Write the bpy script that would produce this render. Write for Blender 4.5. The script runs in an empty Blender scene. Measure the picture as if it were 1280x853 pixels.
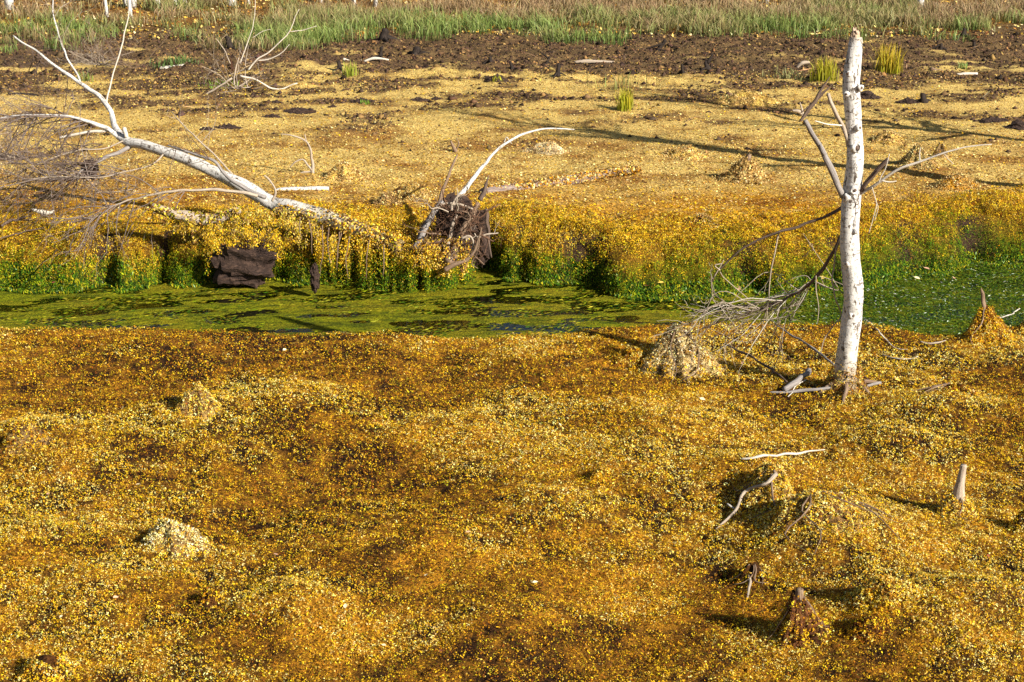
import bpy, math, random
import numpy as np

# ------------------------------------------------------------------ camera, sky, sun, exposure
scene = bpy.context.scene
H, TH, LENS = 3.2, math.radians(17.1), 60.0
F = LENS / 36.0 * 1280.0
cam_d = bpy.data.cameras.new('camera'); cam = bpy.data.objects.new('camera', cam_d)
scene.collection.objects.link(cam)
cam.location = (0, 0, H); cam.rotation_euler = (math.pi / 2 - TH, 0, 0)
cam_d.lens = LENS; cam_d.sensor_width = 36.0; cam_d.clip_start = 0.1; cam_d.clip_end = 3000
scene.camera = cam
SUN_EL = math.radians(28.0)
SH = np.array([0.785, -0.62]); SH /= np.linalg.norm(SH)          # horizontal direction towards the sun
SUN = np.array([SH[0] * math.cos(SUN_EL), SH[1] * math.cos(SUN_EL), math.sin(SUN_EL)])
world = bpy.data.worlds.new('World'); scene.world = world; world.use_nodes = True
wn = world.node_tree.nodes; wl = world.node_tree.links
sky = wn.new('ShaderNodeTexSky'); sky.sky_type = 'NISHITA'; sky.sun_disc = False
sky.sun_elevation = SUN_EL; sky.sun_rotation = math.atan2(SH[0], SH[1])
wl.new(sky.outputs[0], wn['Background'].inputs[0]); wn['Background'].inputs[1].default_value = 0.05
sd = bpy.data.lights.new('sun', 'SUN'); sd.energy = 5.0; sd.angle = math.radians(0.5); sd.color = (1.0, 0.95, 0.86)
so = bpy.data.objects.new('sun', sd); scene.collection.objects.link(so)
from mathutils import Vector
so.rotation_euler = Vector(-SUN).to_track_quat('-Z', 'Y').to_euler()
so.location = (20, -15, 15)
scene.view_settings.view_transform = 'Standard'; scene.view_settings.look = 'None'
scene.view_settings.exposure = 1.0; scene.view_settings.gamma = 1.0
scene.view_settings.use_curve_mapping = False

# ------------------------------------------------------------------ helpers
COL = scene.collection
RNG = np.random.default_rng(7)
random.seed(11)
WATER = -0.40

def ray(px, py):
    u = (px - 640) / F; v = (426.5 - py) / F
    return np.array([u, math.cos(TH) + v * math.sin(TH), -math.sin(TH) + v * math.cos(TH)])
C0 = np.array([0, 0, H])
def P(px, py, z=0.0):
    d = ray(px, py); return C0 + d * ((z - H) / d[2])
def PY(px, py, Y):
    d = ray(px, py); return C0 + d * (Y / d[1])

def lin(r, g, b):
    return np.array([((c / 255) / 12.92 if c / 255 <= 0.04045 else ((c / 255 + 0.055) / 1.055) ** 2.4) for c in (r, g, b)])

def hash2(ix, iy, seed):
    n = (ix.astype(np.int64) * 374761393 + iy.astype(np.int64) * 668265263 + seed * 1442695041) & 0x7fffffff
    n = ((n ^ (n >> 13)) * 1274126177) & 0x7fffffff
    return ((n ^ (n >> 16)) & 0xffff) / 65535.0
def vnoise(x, y, seed=0):
    x = np.asarray(x, float); y = np.asarray(y, float)
    ix = np.floor(x); iy = np.floor(y); fx = x - ix; fy = y - iy
    fx = fx * fx * (3 - 2 * fx); fy = fy * fy * (3 - 2 * fy)
    a = hash2(ix, iy, seed); b = hash2(ix + 1, iy, seed); c = hash2(ix, iy + 1, seed); d = hash2(ix + 1, iy + 1, seed)
    return (a + (b - a) * fx) * (1 - fy) + (c + (d - c) * fx) * fy
def fbm(x, y, seed=0, oct=4):
    s = 0; a = 0.5; t = 0
    for i in range(oct):
        s = s + a * vnoise(x * 2 ** i + 17.3 * i, y * 2 ** i - 9.1 * i, seed + i); t += a; a *= 0.5
    return s / t - 0.5
def sstep(a, b, x):
    t = np.clip((x - a) / (b - a), 0, 1); return t * t * (3 - 2 * t)
def smix(a, b, t):
    t = np.asarray(t)[..., None]; return a * (1 - t) + b * t

# ------------------------------------------------------------------ materials
def new_mat(name, rough=0.8, spec=0.2):
    m = bpy.data.materials.new(name); m.use_nodes = True
    b = m.node_tree.nodes['Principled BSDF']
    b.inputs['Roughness'].default_value = rough; b.inputs['Specular IOR Level'].default_value = spec
    return m, m.node_tree.nodes, m.node_tree.links, b
def N(nodes, t, **kw):
    n = nodes.new(t)
    for k, v in kw.items(): setattr(n, k, v)
    return n
def noise_node(nodes, links, vec, scale, detail=6, rough=0.6):
    n = nodes.new('ShaderNodeTexNoise'); n.inputs['Scale'].default_value = scale
    n.inputs['Detail'].default_value = detail; n.inputs['Roughness'].default_value = rough
    if vec is not None: links.new(vec, n.inputs['Vector'])
    return n
def ramp(nodes, links, fac, stops):
    r = nodes.new('ShaderNodeValToRGB'); e = r.color_ramp.elements
    while len(e) > len(stops): e.remove(e[-1])
    while len(e) < len(stops): e.new(0.5)
    for i, (p, c) in enumerate(stops):
        e[i].position = p; e[i].color = (*c, 1) if len(c) == 3 else c
    links.new(fac, r.inputs[0]); return r
def mixc(nodes, links, fac, a, b, mode='MIX'):
    m = nodes.new('ShaderNodeMix'); m.data_type = 'RGBA'; m.blend_type = mode
    for s, v in ((0, fac), (6, a), (7, b)):
        if hasattr(v, 'node'): links.new(v, m.inputs[s])
        elif s == 0: m.inputs[s].default_value = v
        else: m.inputs[s].default_value = (*v, 1)
    return m.outputs[2]
def bump(nodes, links, height, bsdf, strength=0.5, dist=0.02):
    b = nodes.new('ShaderNodeBump'); b.inputs['Strength'].default_value = strength; b.inputs['Distance'].default_value = dist
    links.new(height, b.inputs['Height']); links.new(b.outputs[0], bsdf.inputs['Normal'])

def mat_attr(name, rough=0.7, spec=0.2, nscale=None, nbump=0.0, transl=0.0):
    m, n, l, b = new_mat(name, rough, spec)
    a = N(n, 'ShaderNodeAttribute', attribute_name='Col')
    col = a.outputs['Color']
    if nscale:
        tc = N(n, 'ShaderNodeTexCoord')
        ns = noise_node(n, l, tc.outputs['Object'], nscale, 8, 0.7)
        r = ramp(n, l, ns.outputs[0], [(0.38, (0.25, 0.21, 0.20)), (0.5, (0.9, 0.88, 0.85)), (0.62, (1.7, 1.65, 1.5))])
        col = mixc(n, l, 1.0, col, r.outputs[0], 'MULTIPLY')
        if nbump: bump(n, l, ns.outputs[0], b, nbump, 0.03)
    l.new(col, b.inputs['Base Color'])
    if transl:
        t = N(n, 'ShaderNodeBsdfTranslucent'); l.new(col, t.inputs[0])
        mx = N(n, 'ShaderNodeMixShader'); mx.inputs[0].default_value = transl
        l.new(b.outputs[0], mx.inputs[1]); l.new(t.outputs[0], mx.inputs[2])
        l.new(mx.outputs[0], n['Material Output'].inputs[0])
    return m
M_FLAKE = mat_attr('litter', 0.8, 0.12, transl=0.15)
M_GRASS = mat_attr('grass_blades', 0.55, 0.3, transl=0.3)
M_GROUND = mat_attr('ground', 0.9, 0.1, 75.0, 0.9)
M_MOUND = mat_attr('mound_earth', 0.9, 0.1, 60.0, 0.8)

def mat_birch(name='birch_bark', dirt=0.0):
    m, n, l, b = new_mat(name, 0.6, 0.25)
    uv = N(n, 'ShaderNodeUVMap', uv_map='UVMap')
    def mapped(sx, sy):
        mp = N(n, 'ShaderNodeMapping'); mp.inputs['Scale'].default_value = (sx, sy, 1); l.new(uv.outputs[0], mp.inputs[0]); return mp.outputs[0]
    n1 = noise_node(n, l, mapped(11, 62), 1.0, 4, 0.55)          # dashes around the stem
    n2 = noise_node(n, l, mapped(9, 11), 1.0, 6, 0.65)           # peeled dark patches
    n3 = noise_node(n, l, mapped(16, 22), 1.0, 8, 0.7)
    r1 = ramp(n, l, n1.outputs[0], [(0.55, (0, 0, 0)), (0.60, (1, 1, 1))])
    r2 = ramp(n, l, n2.outputs[0], [(0.565, (0, 0, 0)), (0.61, (1, 1, 1))])
    r3 = ramp(n, l, n3.outputs[0], [(0.3, (0.30, 0.27, 0.24)), (0.45, (0.54, 0.51, 0.46)), (0.62, (0.71, 0.68, 0.63))])
    n5 = noise_node(n, l, mapped(3, 5), 1.0, 3, 0.5); r5 = ramp(n, l, n5.outputs[0], [(0.38, (0.05, 0.05, 0.05)), (0.6, (1, 1, 1))])
    r1m = mixc(n, l, 1.0, r1.outputs[0], r5.outputs[0], 'MULTIPLY')
    c = mixc(n, l, r1m, r3.outputs[0], (0.13, 0.10, 0.08))
    c = mixc(n, l, r2.outputs[0], c, (0.10, 0.075, 0.055))
    n4 = noise_node(n, l, mapped(7, 16), 1.0, 7, 0.75)
    r4 = ramp(n, l, n4.outputs[0], [(0.60, (0, 0, 0)), (0.66, (0.85, 0.85, 0.85))])
    c = mixc(n, l, r4.outputs[0], c, (0.34, 0.27, 0.16))
    at = N(n, 'ShaderNodeAttribute', attribute_name='Col')
    c = mixc(n, l, 1.0, c, at.outputs[0], 'MULTIPLY')
    l.new(c, b.inputs['Base Color'])
    hm = N(n, 'ShaderNodeMath', operation='SUBTRACT'); l.new(n3.outputs[0], hm.inputs[0]); l.new(r1.outputs[0], hm.inputs[1])
    bump(n, l, hm.outputs[0], b, 0.5, 0.006)
    return m
M_BIRCH = mat_birch()

def mat_wood(name, c1, c2, c3, scale=(6, 30), rough=0.85):
    m, n, l, b = new_mat(name, rough, 0.15)
    uv = N(n, 'ShaderNodeUVMap', uv_map='UVMap')
    mp = N(n, 'ShaderNodeMapping'); mp.inputs['Scale'].default_value = (scale[0] * 3, scale[1] * 0.25, 1); l.new(uv.outputs[0], mp.inputs[0])
    ns = noise_node(n, l, mp.outputs[0], 1.0, 8, 0.7)
    r = ramp(n, l, ns.outputs[0], [(0.3, c1), (0.5, c2), (0.72, c3)])
    l.new(r.outputs[0], b.inputs['Base Color']); bump(n, l, ns.outputs[0], b, 0.7, 0.01)
    return m
M_TWIG = mat_wood('pale_twig', (0.16, 0.11, 0.075), (0.38, 0.30, 0.22), (0.62, 0.54, 0.43))
M_TWIGW = mat_wood('bleached_twig', (0.34, 0.27, 0.20), (0.60, 0.53, 0.43), (0.78, 0.72, 0.62))
M_TWIGD = mat_wood('brown_twig', (0.045, 0.03, 0.022), (0.12, 0.08, 0.06), (0.28, 0.21, 0.16))
M_TWIGM = mat_wood('dull_twig', (0.07, 0.048, 0.042), (0.20, 0.15, 0.125), (0.40, 0.33, 0.27))
M_GREY = mat_wood('grey_branch', (0.10, 0.085, 0.075), (0.25, 0.22, 0.20), (0.45, 0.41, 0.37))
M_BURNT = mat_wood('dark_wood', (0.008, 0.006, 0.005), (0.025, 0.018, 0.014), (0.07, 0.05, 0.04))
M_ROOT = mat_wood('root_wood', (0.05, 0.03, 0.02), (0.19, 0.12, 0.075), (0.46, 0.35, 0.23))
M_REDROOT = mat_wood('reddish_root', (0.03, 0.014, 0.009), (0.13, 0.065, 0.038), (0.34, 0.22, 0.13))
M_BREAK = mat_wood('broken_wood', (0.20, 0.11, 0.07), (0.46, 0.32, 0.21), (0.70, 0.58, 0.44))

def mat_peat():
    m, n, l, b = new_mat('peat', 0.8, 0.25)
    tc = N(n, 'ShaderNodeTexCoord')
    mp = N(n, 'ShaderNodeMapping'); mp.inputs['Scale'].default_value = (1, 1, 2.4); l.new(tc.outputs['Object'], mp.inputs[0])
    ns = noise_node(n, l, mp.outputs[0], 22, 9, 0.7)
    r = ramp(n, l, ns.outputs[0], [(0.3, (0.010, 0.006, 0.005)), (0.52, (0.045, 0.025, 0.017)), (0.75, (0.12, 0.07, 0.046))])
    l.new(r.outputs[0], b.inputs['Base Color']); bump(n, l, ns.outputs[0], b, 0.9, 0.03)
    return m
M_PEAT = mat_peat()

def mat_water():
    m, n, l, b = new_mat('stream_water')
    n.remove(b)
    tr = N(n, 'ShaderNodeBsdfTransparent'); tr.inputs[0].default_value = (0.96, 0.98, 0.88, 1)
    gl = N(n, 'ShaderNodeBsdfGlossy'); gl.inputs['Roughness'].default_value = 0.06
    fr = N(n, 'ShaderNodeFresnel'); fr.inputs[0].default_value = 1.33
    tc = N(n, 'ShaderNodeTexCoord')
    mp = N(n, 'ShaderNodeMapping'); mp.inputs['Scale'].default_value = (1, 2.0, 1); l.new(tc.outputs['Object'], mp.inputs[0])
    ns = noise_node(n, l, mp.outputs[0], 16, 4, 0.55)
    bp = N(n, 'ShaderNodeBump'); bp.inputs['Strength'].default_value = 0.12; bp.inputs['Distance'].default_value = 0.015
    l.new(ns.outputs[0], bp.inputs['Height']); l.new(bp.outputs[0], gl.inputs['Normal']); l.new(bp.outputs[0], fr.inputs['Normal'])
    mx = N(n, 'ShaderNodeMixShader'); l.new(fr.outputs[0], mx.inputs[0]); l.new(tr.outputs[0], mx.inputs[1]); l.new(gl.outputs[0], mx.inputs[2])
    l.new(mx.outputs[0], n['Material Output'].inputs[0])
    return m
M_WATER = mat_water()

# ------------------------------------------------------------------ object helpers
def tag(o, label=None, cat=None, group=None, kind=None):
    if label: o['label'] = label
    if cat: o['category'] = cat
    if group: o['group'] = group
    if kind: o['kind'] = kind
    return o
def thing(name, loc, label, cat, group=None):
    o = bpy.data.objects.new(name, None); o.empty_display_size = 0.1; COL.objects.link(o)
    o.location = [float(v) for v in loc]
    return tag(o, label, cat, group)

class MB:
    """collects geometry in world space; build() makes one mesh object"""
    def __init__(s): s.v = []; s.f = []; s.uv = []; s.c = []; s.n = 0
    def add(s, verts, faces, uvs=None, cols=None):
        verts = np.asarray(verts, float)
        s.v.append(verts)
        s.f += [tuple(i + s.n for i in f) for f in faces]
        s.uv.append(np.zeros((len(verts), 2)) if uvs is None else np.asarray(uvs, float))
        s.c.append(np.ones((len(verts), 3)) if cols is None else np.asarray(cols, float))
        s.n += len(verts)
    def tube(s, pts, radii, sides=6, wob=0.0, col=(1, 1, 1), cols=None, cap=True, seg=None, flat=1.0, jit=1.0):
        pts, radii, extra = resample(np.asarray(pts, float), np.asarray(radii, float), seg, cols)
        n = len(pts)
        if n > 4:
            Lj = np.concatenate([[0], np.cumsum(np.linalg.norm(np.diff(pts, axis=0), axis=1))]); amp = (0.45 * radii + 0.0025) * np.clip(np.minimum(np.arange(n), 3) / 3, 0, 1)
            fq = 0.16 / max(float(radii.mean()), 0.004)
            for ax_ in range(3):
                pts[:, ax_] += jit * amp * 2 * (vnoise(Lj * min(fq, 14) + RNG.uniform(0, 99), np.full(n, ax_ * 7.3), 77) - 0.5)
        tan = np.gradient(pts, axis=0); tan /= np.linalg.norm(tan, axis=1)[:, None] + 1e-12
        up = np.array([0.13, 0.31, 0.94]) if abs(tan[:, 2]).mean() < 0.8 else np.array([0.2, 0.95, 0.1])
        a = np.cross(tan, up); a /= np.linalg.norm(a, axis=1)[:, None] + 1e-9
        b = np.cross(tan, a)
        L = np.concatenate([[0], np.cumsum(np.linalg.norm(np.diff(pts, axis=0), axis=1))])
        V = []; UV = []; CC = []
        ph = RNG.uniform(0, 100)
        for k in range(sides):
            th = 2 * math.pi * k / sides
            rr = radii * (1 + wob * 2 * (vnoise(np.cos(th) * 1.7 + ph + np.zeros(n), L * 9 + np.sin(th) * 1.7, 5) - 0.5))
            V.append(pts + (a * math.cos(th) + b * math.sin(th) * flat) * rr[:, None])
            UV.append(np.stack([np.full(n, 0.5 - abs(k / sides - 0.5)), L], 1))
            CC.append(np.tile(np.array(col, float), (n, 1)) if extra is None else extra)
        V = np.stack(V, 1).reshape(-1, 3); UV = np.stack(UV, 1).reshape(-1, 2); CC = np.stack(CC, 1).reshape(-1, 3)
        fs = []
        for i in range(n - 1):
            for k in range(sides):
                k2 = (k + 1) % sides
                fs.append((i * sides + k, i * sides + k2, (i + 1) * sides + k2, (i + 1) * sides + k))
        if cap:
            fs.append(tuple(range(sides - 1, -1, -1))); fs.append(tuple((n - 1) * sides + k for k in range(sides)))
        s.add(V, fs, UV, CC)
    def build(s, name, mat, parent=None, smooth=True, origin=None):
        v = np.concatenate(s.v) if s.v else np.zeros((0, 3))
        o_ = np.array(parent.matrix_world.translation) if False else (np.array(parent['_o']) if parent is not None and '_o' in parent else None)
        me = bpy.data.meshes.new(name)
        base = world_loc(parent) if parent is not None else (np.array(origin, float) if origin is not None else v.mean(0))
        me.from_pydata((v - base).tolist(), [], s.f)
        uv = np.concatenate(s.uv); c = np.concatenate(s.c)
        ul = me.uv_layers.new(name='UVMap')
        li = np.empty(len(me.loops), np.int32); me.loops.foreach_get('vertex_index', li)
        ul.data.foreach_set('uv', uv[li].astype(np.float32).ravel())
        at = me.color_attributes.new('Col', 'FLOAT_COLOR', 'POINT')
        at.data.foreach_set('color', np.concatenate([c, np.ones((len(c), 1))], 1).astype(np.float32).ravel())
        if smooth: me.polygons.foreach_set('use_smooth', np.ones(len(me.polygons), bool))
        me.materials.append(mat); me.update()
        o = bpy.data.objects.new(name, me); COL.objects.link(o)
        if parent is not None: o.parent = parent
        else: o.location = base.tolist()
        return o

def world_loc(o):
    p = np.zeros(3)
    while o is not None:
        p += np.array(o.location); o = o.parent
    return p

def resample(pts, radii, seg=None, cols=None):
    n = len(pts)
    if seg is None: seg = 4 if n > 2 else 3
    if n < 2: return pts, radii, cols
    t = np.arange(n); ts = np.linspace(0, n - 1, (n - 1) * seg + 1)
    pp = np.vstack([2 * pts[0] - pts[1], pts, 2 * pts[-1] - pts[-2]])
    i = np.minimum(ts.astype(int), n - 2); f = (ts - i)[:, None]
    p0, p1, p2, p3 = pp[i], pp[i + 1], pp[i + 2], pp[i + 3]
    q = 0.5 * (2 * p1 + (p2 - p0) * f + (2 * p0 - 5 * p1 + 4 * p2 - p3) * f ** 2 + (3 * p1 - p0 - 3 * p2 + p3) * f ** 3)
    r = np.interp(ts, t, radii)
    if cols is not None:
        cols = np.asarray(cols, float); cols = np.stack([np.interp(ts, t, cols[:, k]) for k in range(3)], 1)
    return q, r, cols

def fast_mesh(name, V, faces_n, nper, cols, mat, parent=None, origin=None, kind=None, smooth=False):
    """V (M,3) with faces of nper consecutive vertices"""
    base = world_loc(parent) if parent is not None else (np.zeros(3) if origin is None else np.asarray(origin, float))
    me = bpy.data.meshes.new(name)
    me.vertices.add(len(V)); me.vertices.foreach_set('co', (V - base).astype(np.float32).ravel())
    F_ = np.asarray(faces_n, np.int32); nf = len(F_)
    me.loops.add(nf * nper); me.loops.foreach_set('vertex_index', F_.ravel())
    me.polygons.add(nf); me.polygons.foreach_set('loop_start', np.arange(0, nf * nper, nper, dtype=np.int32))
    if smooth: me.polygons.foreach_set('use_smooth', np.ones(nf, bool))
    me.update(calc_edges=True)
    at = me.color_attributes.new('Col', 'FLOAT_COLOR', 'POINT')
    at.data.foreach_set('color', np.concatenate([cols, np.ones((len(cols), 1))], 1).astype(np.float32).ravel())
    me.materials.append(mat)
    o = bpy.data.objects.new(name, me); COL.objects.link(o)
    if parent is not None: o.parent = parent
    else: o.location = base.tolist()
    if kind: o['kind'] = kind
    return o

def unit(a): return a / (np.linalg.norm(a, axis=-1, keepdims=True) + 1e-12)

def flakes(name, pos, nrm, size, col, parent=None, tilt=0.6, asp=(0.4, 0.8), curl=0.25, lift=0.3, kind='stuff', mat=None, axis=None, origin=None, tri=False):
    n = len(pos)
    nn = unit(nrm + RNG.normal(0, tilt, (n, 3)))
    t = unit(np.cross(nn, RNG.normal(0, 1, (n, 3)))) if axis is None else unit(axis - nn * (axis * nn).sum(1, keepdims=True))
    b = np.cross(nn, t)
    s = np.asarray(size)[:, None] * 0.5
    w = s * RNG.uniform(asp[0], asp[1], (n, 1))
    cu = s * RNG.normal(0, curl, (n, 1)); cu2 = s * RNG.normal(0, curl, (n, 1))
    c = pos + nrm * s * RNG.uniform(0, lift, (n, 1)) * 2
    if tri:
        V = np.stack([c + t * s * 1.2 + nn * cu, c - t * s * 0.7 + b * w + nn * cu2, c - t * s * 0.7 - b * w], 1).reshape(-1, 3)
        return fast_mesh(name, V, np.arange(3 * n, dtype=np.int32).reshape(n, 3), 3, np.repeat(col, 3, axis=0), mat or M_FLAKE, parent, kind=kind, origin=origin)
    V = np.stack([c + t * s + nn * cu, c + b * w, c - t * s + nn * cu2, c - b * w], 1).reshape(-1, 3)
    Fc = np.arange(4 * n, dtype=np.int32).reshape(n, 4)
    return fast_mesh(name, V, Fc, 4, np.repeat(col, 4, axis=0), mat or M_FLAKE, parent, kind=kind, origin=origin)

# ------------------------------------------------------------------ terrain
near_px = [(-260, 408), (0, 409), (60, 412), (180, 409), (240, 413), (300, 417), (400, 419), (480, 416), (560, 421), (610, 422), (650, 418), (690, 419), (730, 411), (800, 407), (860, 402), (960, 404), (1090, 404), (1120, 410), (1160, 417), (1190, 419), (1240, 410), (1290, 405), (1500, 400)]
far_px = [(-300, 363), (0, 362), (120, 366), (220, 359), (280, 358), (400, 355), (450, 361), (540, 366), (575, 358), (605, 345), (650, 352), (700, 362), (760, 372), (850, 375), (950, 372), (1050, 366), (1120, 352), (1200, 340), (1280, 332), (1560, 322)]
_np = np.array([P(a, b, 0.0) for a, b in near_px]); _fp = np.array([P(a, b, WATER) for a, b in far_px])
def Yn(x): return np.interp(x, _np[:, 0], _np[:, 1]) + 0.05 * (vnoise(x * 5, x * 0, 3) - 0.5)
def Yf(x): return np.interp(x, _fp[:, 0], _fp[:, 1])
def bank_x(px): return P(px, 350, -0.3)[0]
clefts = [(120, 16, .22), (196, 10, .28), (305, 40, .22), (408, 14, .34), (440, 9, .38), (462, 7, .36), (490, 8, .3), (520, 9, .3), (592, 24, .55), (655, 9, .14), (722, 26, .22), (748, 14, .16), (935, 20, .09), (1045, 10, .06), (1158, 18, .10), (1252, 26, .12)]
bumps_px = [  # low swells of the near moss: px, py, radius m, height m
    (90, 580, .55, .07), (30, 545, .35, .07), (230, 520, .45, .06), (380, 770, .45, .08), (360, 505, .5, .05), (540, 690, .6, .05), (690, 650, .5, .05), (790, 590, .45, .06), (620, 790, .5, .05), (860, 540, .5, .05), (940, 600, .4, .08), (1040, 680, .55, .12), (1110, 560, .4, .06), (1180, 520, .5, .06), (1130, 790, .5, .08), (1230, 770, .4, .06), (110, 740, .45, .05), (30, 690, .5, .05), (480, 590, .6, -.05), (300, 640, .5, -.05), (980, 440, .5, -.04), (830, 760, .6, -.04), (700, 450, .7, .04), (200, 440, .7, .04)]
bumps = [(P(a, b)[:2], r, h) for a, b, r, h in bumps_px]
def parts_of(x, y):
    """distance past near lip and past the far waterline"""
    df = y - Yf(x) + 0.20 * (fbm(x * 2.3, y * 0.6, 21, 3)) + 0.10 * fbm(x * 9, y * 3, 22, 2)
    for px, w, dpt in clefts:
        df = df - 1.5 * dpt * np.exp(-((x - bank_x(px)) / (w * 1.15 / 165.0)) ** 2) * np.exp(-np.clip(df - 0.1, 0, 9) / 0.35)
    cur = sstep(bank_x(388), bank_x(402), x) * (1 - sstep(bank_x(560), bank_x(585), x))
    df = df - 0.34 * cur * np.exp(-np.clip(df - 0.25, 0, 9) / 0.3)
    return y - Yn(x), df
def height(x, y):
    x = np.asarray(x, float); y = np.asarray(y, float)
    dn, df = parts_of(x, y)
    und = 0.10 * fbm(x * 0.7, y * 0.7, 1, 3) + 0.05 * fbm(x * 2.6, y * 2.6, 2, 3) + 0.022 * fbm(x * 11, y * 11, 4, 2)
    for (c, r, h) in bumps:
        und = und + 1.5 * h * np.exp(-((x - c[0]) ** 2 + (y - c[1]) ** 2) / (r * r) * 2.2)
    near = und * (1 - 0.75 * sstep(-0.5, 0, dn)) - 0.52 * sstep(-0.03, 0.16, dn)
    bottom = -0.3996 + 0.021 * fbm(x * 3.0 + y * 2, y * 9 - x * 2, 6, 4) - 0.05 * np.exp(-((y - (Yn(x) + 0.25)) / 0.35) ** 2)
    # the right end of the stream is silted up almost to the surface
    s = np.clip(df / (0.34 + 0.30 * sstep(0.3, 1.2, x) * (0.6 + 0.8 * vnoise(x * 1.3, 0 * x, 161))), 0, 1)
    bank = -0.47 + 0.42 * (1 - (1 - s) ** 2.3) + 0.05 * sstep(0.3, 1.2, df)
    lump = (0.10 * fbm(x * 4.5, y * 4.5, 8, 3)) * sstep(0.02, 0.3, df) * (1 - sstep(0.6, 1.3, df))
    flat = 0.09 * fbm(x * 0.5, y * 0.5, 9, 3) + 0.05 * fbm(x * 2.2, y * 2.2, 10, 3) + 0.02 * fbm(x * 8, y * 8, 12, 2)
    rough = sstep(19.0, 22.5, y) * (0.10 * fbm(x * 3.2, y * 2.6, 13, 3) + 0.06 * fbm(x * 10, y * 8, 14, 2))
    back = 0.03 * np.clip(y - 26, 0, 60)
    far = bank + lump + (flat + rough) * sstep(0.35, 1.4, df) + back
    z = np.where(dn < 0.3, near, bottom)
    z = np.maximum(z, np.where(dn > 0.0, bottom, -9)) if True else z
    z = np.where(df > 0, np.maximum(far, bottom), z)
    outer = sstep(60, 200, np.hypot(x, y)) * 2.0
    return z + outer
def zat(x, y): return float(height(np.array([x]), np.array([y]))[0])
def G(px, py, it=6):
    """ground point seen at a pixel"""
    z = 0.0
    for _ in range(it):
        p = P(px, py, z); z = zat(p[0], p[1])
    p = P(px, py, z); return np.array([p[0], p[1], z])

def geo(a, b, n): return list(np.geomspace(a, b, n))
xs = np.array(sorted(set(list(np.round(np.arange(-4.6, 4.6001, 0.03), 4)) + list(np.round(np.arange(-13, -4.6, 0.13), 4)) + list(np.round(np.arange(4.7, 13.01, 0.13), 4)) + [-v for v in geo(13.5, 900, 16)] + geo(13.5, 900, 16))))
ys = np.array(sorted(set([-v for v in geo(1, 900, 12)] + list(np.arange(-0.5, 5.2, 0.4)) + list(np.arange(5.2, 11.0, 0.032)) + list(np.arange(11.0, 14.6, 0.0135)) + list(np.arange(14.6, 17, 0.04)) + list(np.arange(17, 33, 0.09)) + geo(33.2, 900, 22))))
X, Y = np.meshgrid(xs, ys)
Z = height(X, Y)
def zat(x, y):
    i = int(np.clip(np.searchsorted(xs, x) - 1, 0, len(xs) - 2)); j = int(np.clip(np.searchsorted(ys, y) - 1, 0, len(ys) - 2))
    u = (x - xs[i]) / (xs[i + 1] - xs[i]); v = (y - ys[j]) / (ys[j + 1] - ys[j])
    return float((Z[j, i] * (1 - u) + Z[j, i + 1] * u) * (1 - v) + (Z[j + 1, i] * (1 - u) + Z[j + 1, i + 1] * u) * v)
def hgrid(x, y):
    i = np.clip(np.searchsorted(xs, x) - 1, 0, len(xs) - 2); j = np.clip(np.searchsorted(ys, y) - 1, 0, len(ys) - 2)
    u = (x - xs[i]) / (xs[i + 1] - xs[i]); v = (y - ys[j]) / (ys[j + 1] - ys[j])
    return (Z[j, i] * (1 - u) + Z[j, i + 1] * u) * (1 - v) + (Z[j + 1, i] * (1 - u) + Z[j + 1, i + 1] * u) * v
DN, DF = parts_of(X, Y)

# palette of the dead yellow moss, algae, peat
STRAW, PALE, GOLD, OCHRE, RUST = lin(226, 192, 92), lin(242, 220, 140), lin(222, 176, 32), lin(182, 128, 22), lin(130, 76, 20)
BROWN, DARK, OLIVE = lin(92, 58, 26), lin(46, 29, 15), lin(150, 138, 24)
GREEN, DGREEN, LIME = lin(68, 100, 14), lin(34, 58, 10), lin(138, 144, 16)
PEATC = lin(92, 70, 56); TAN_ = lin(150, 120, 74)

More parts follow.
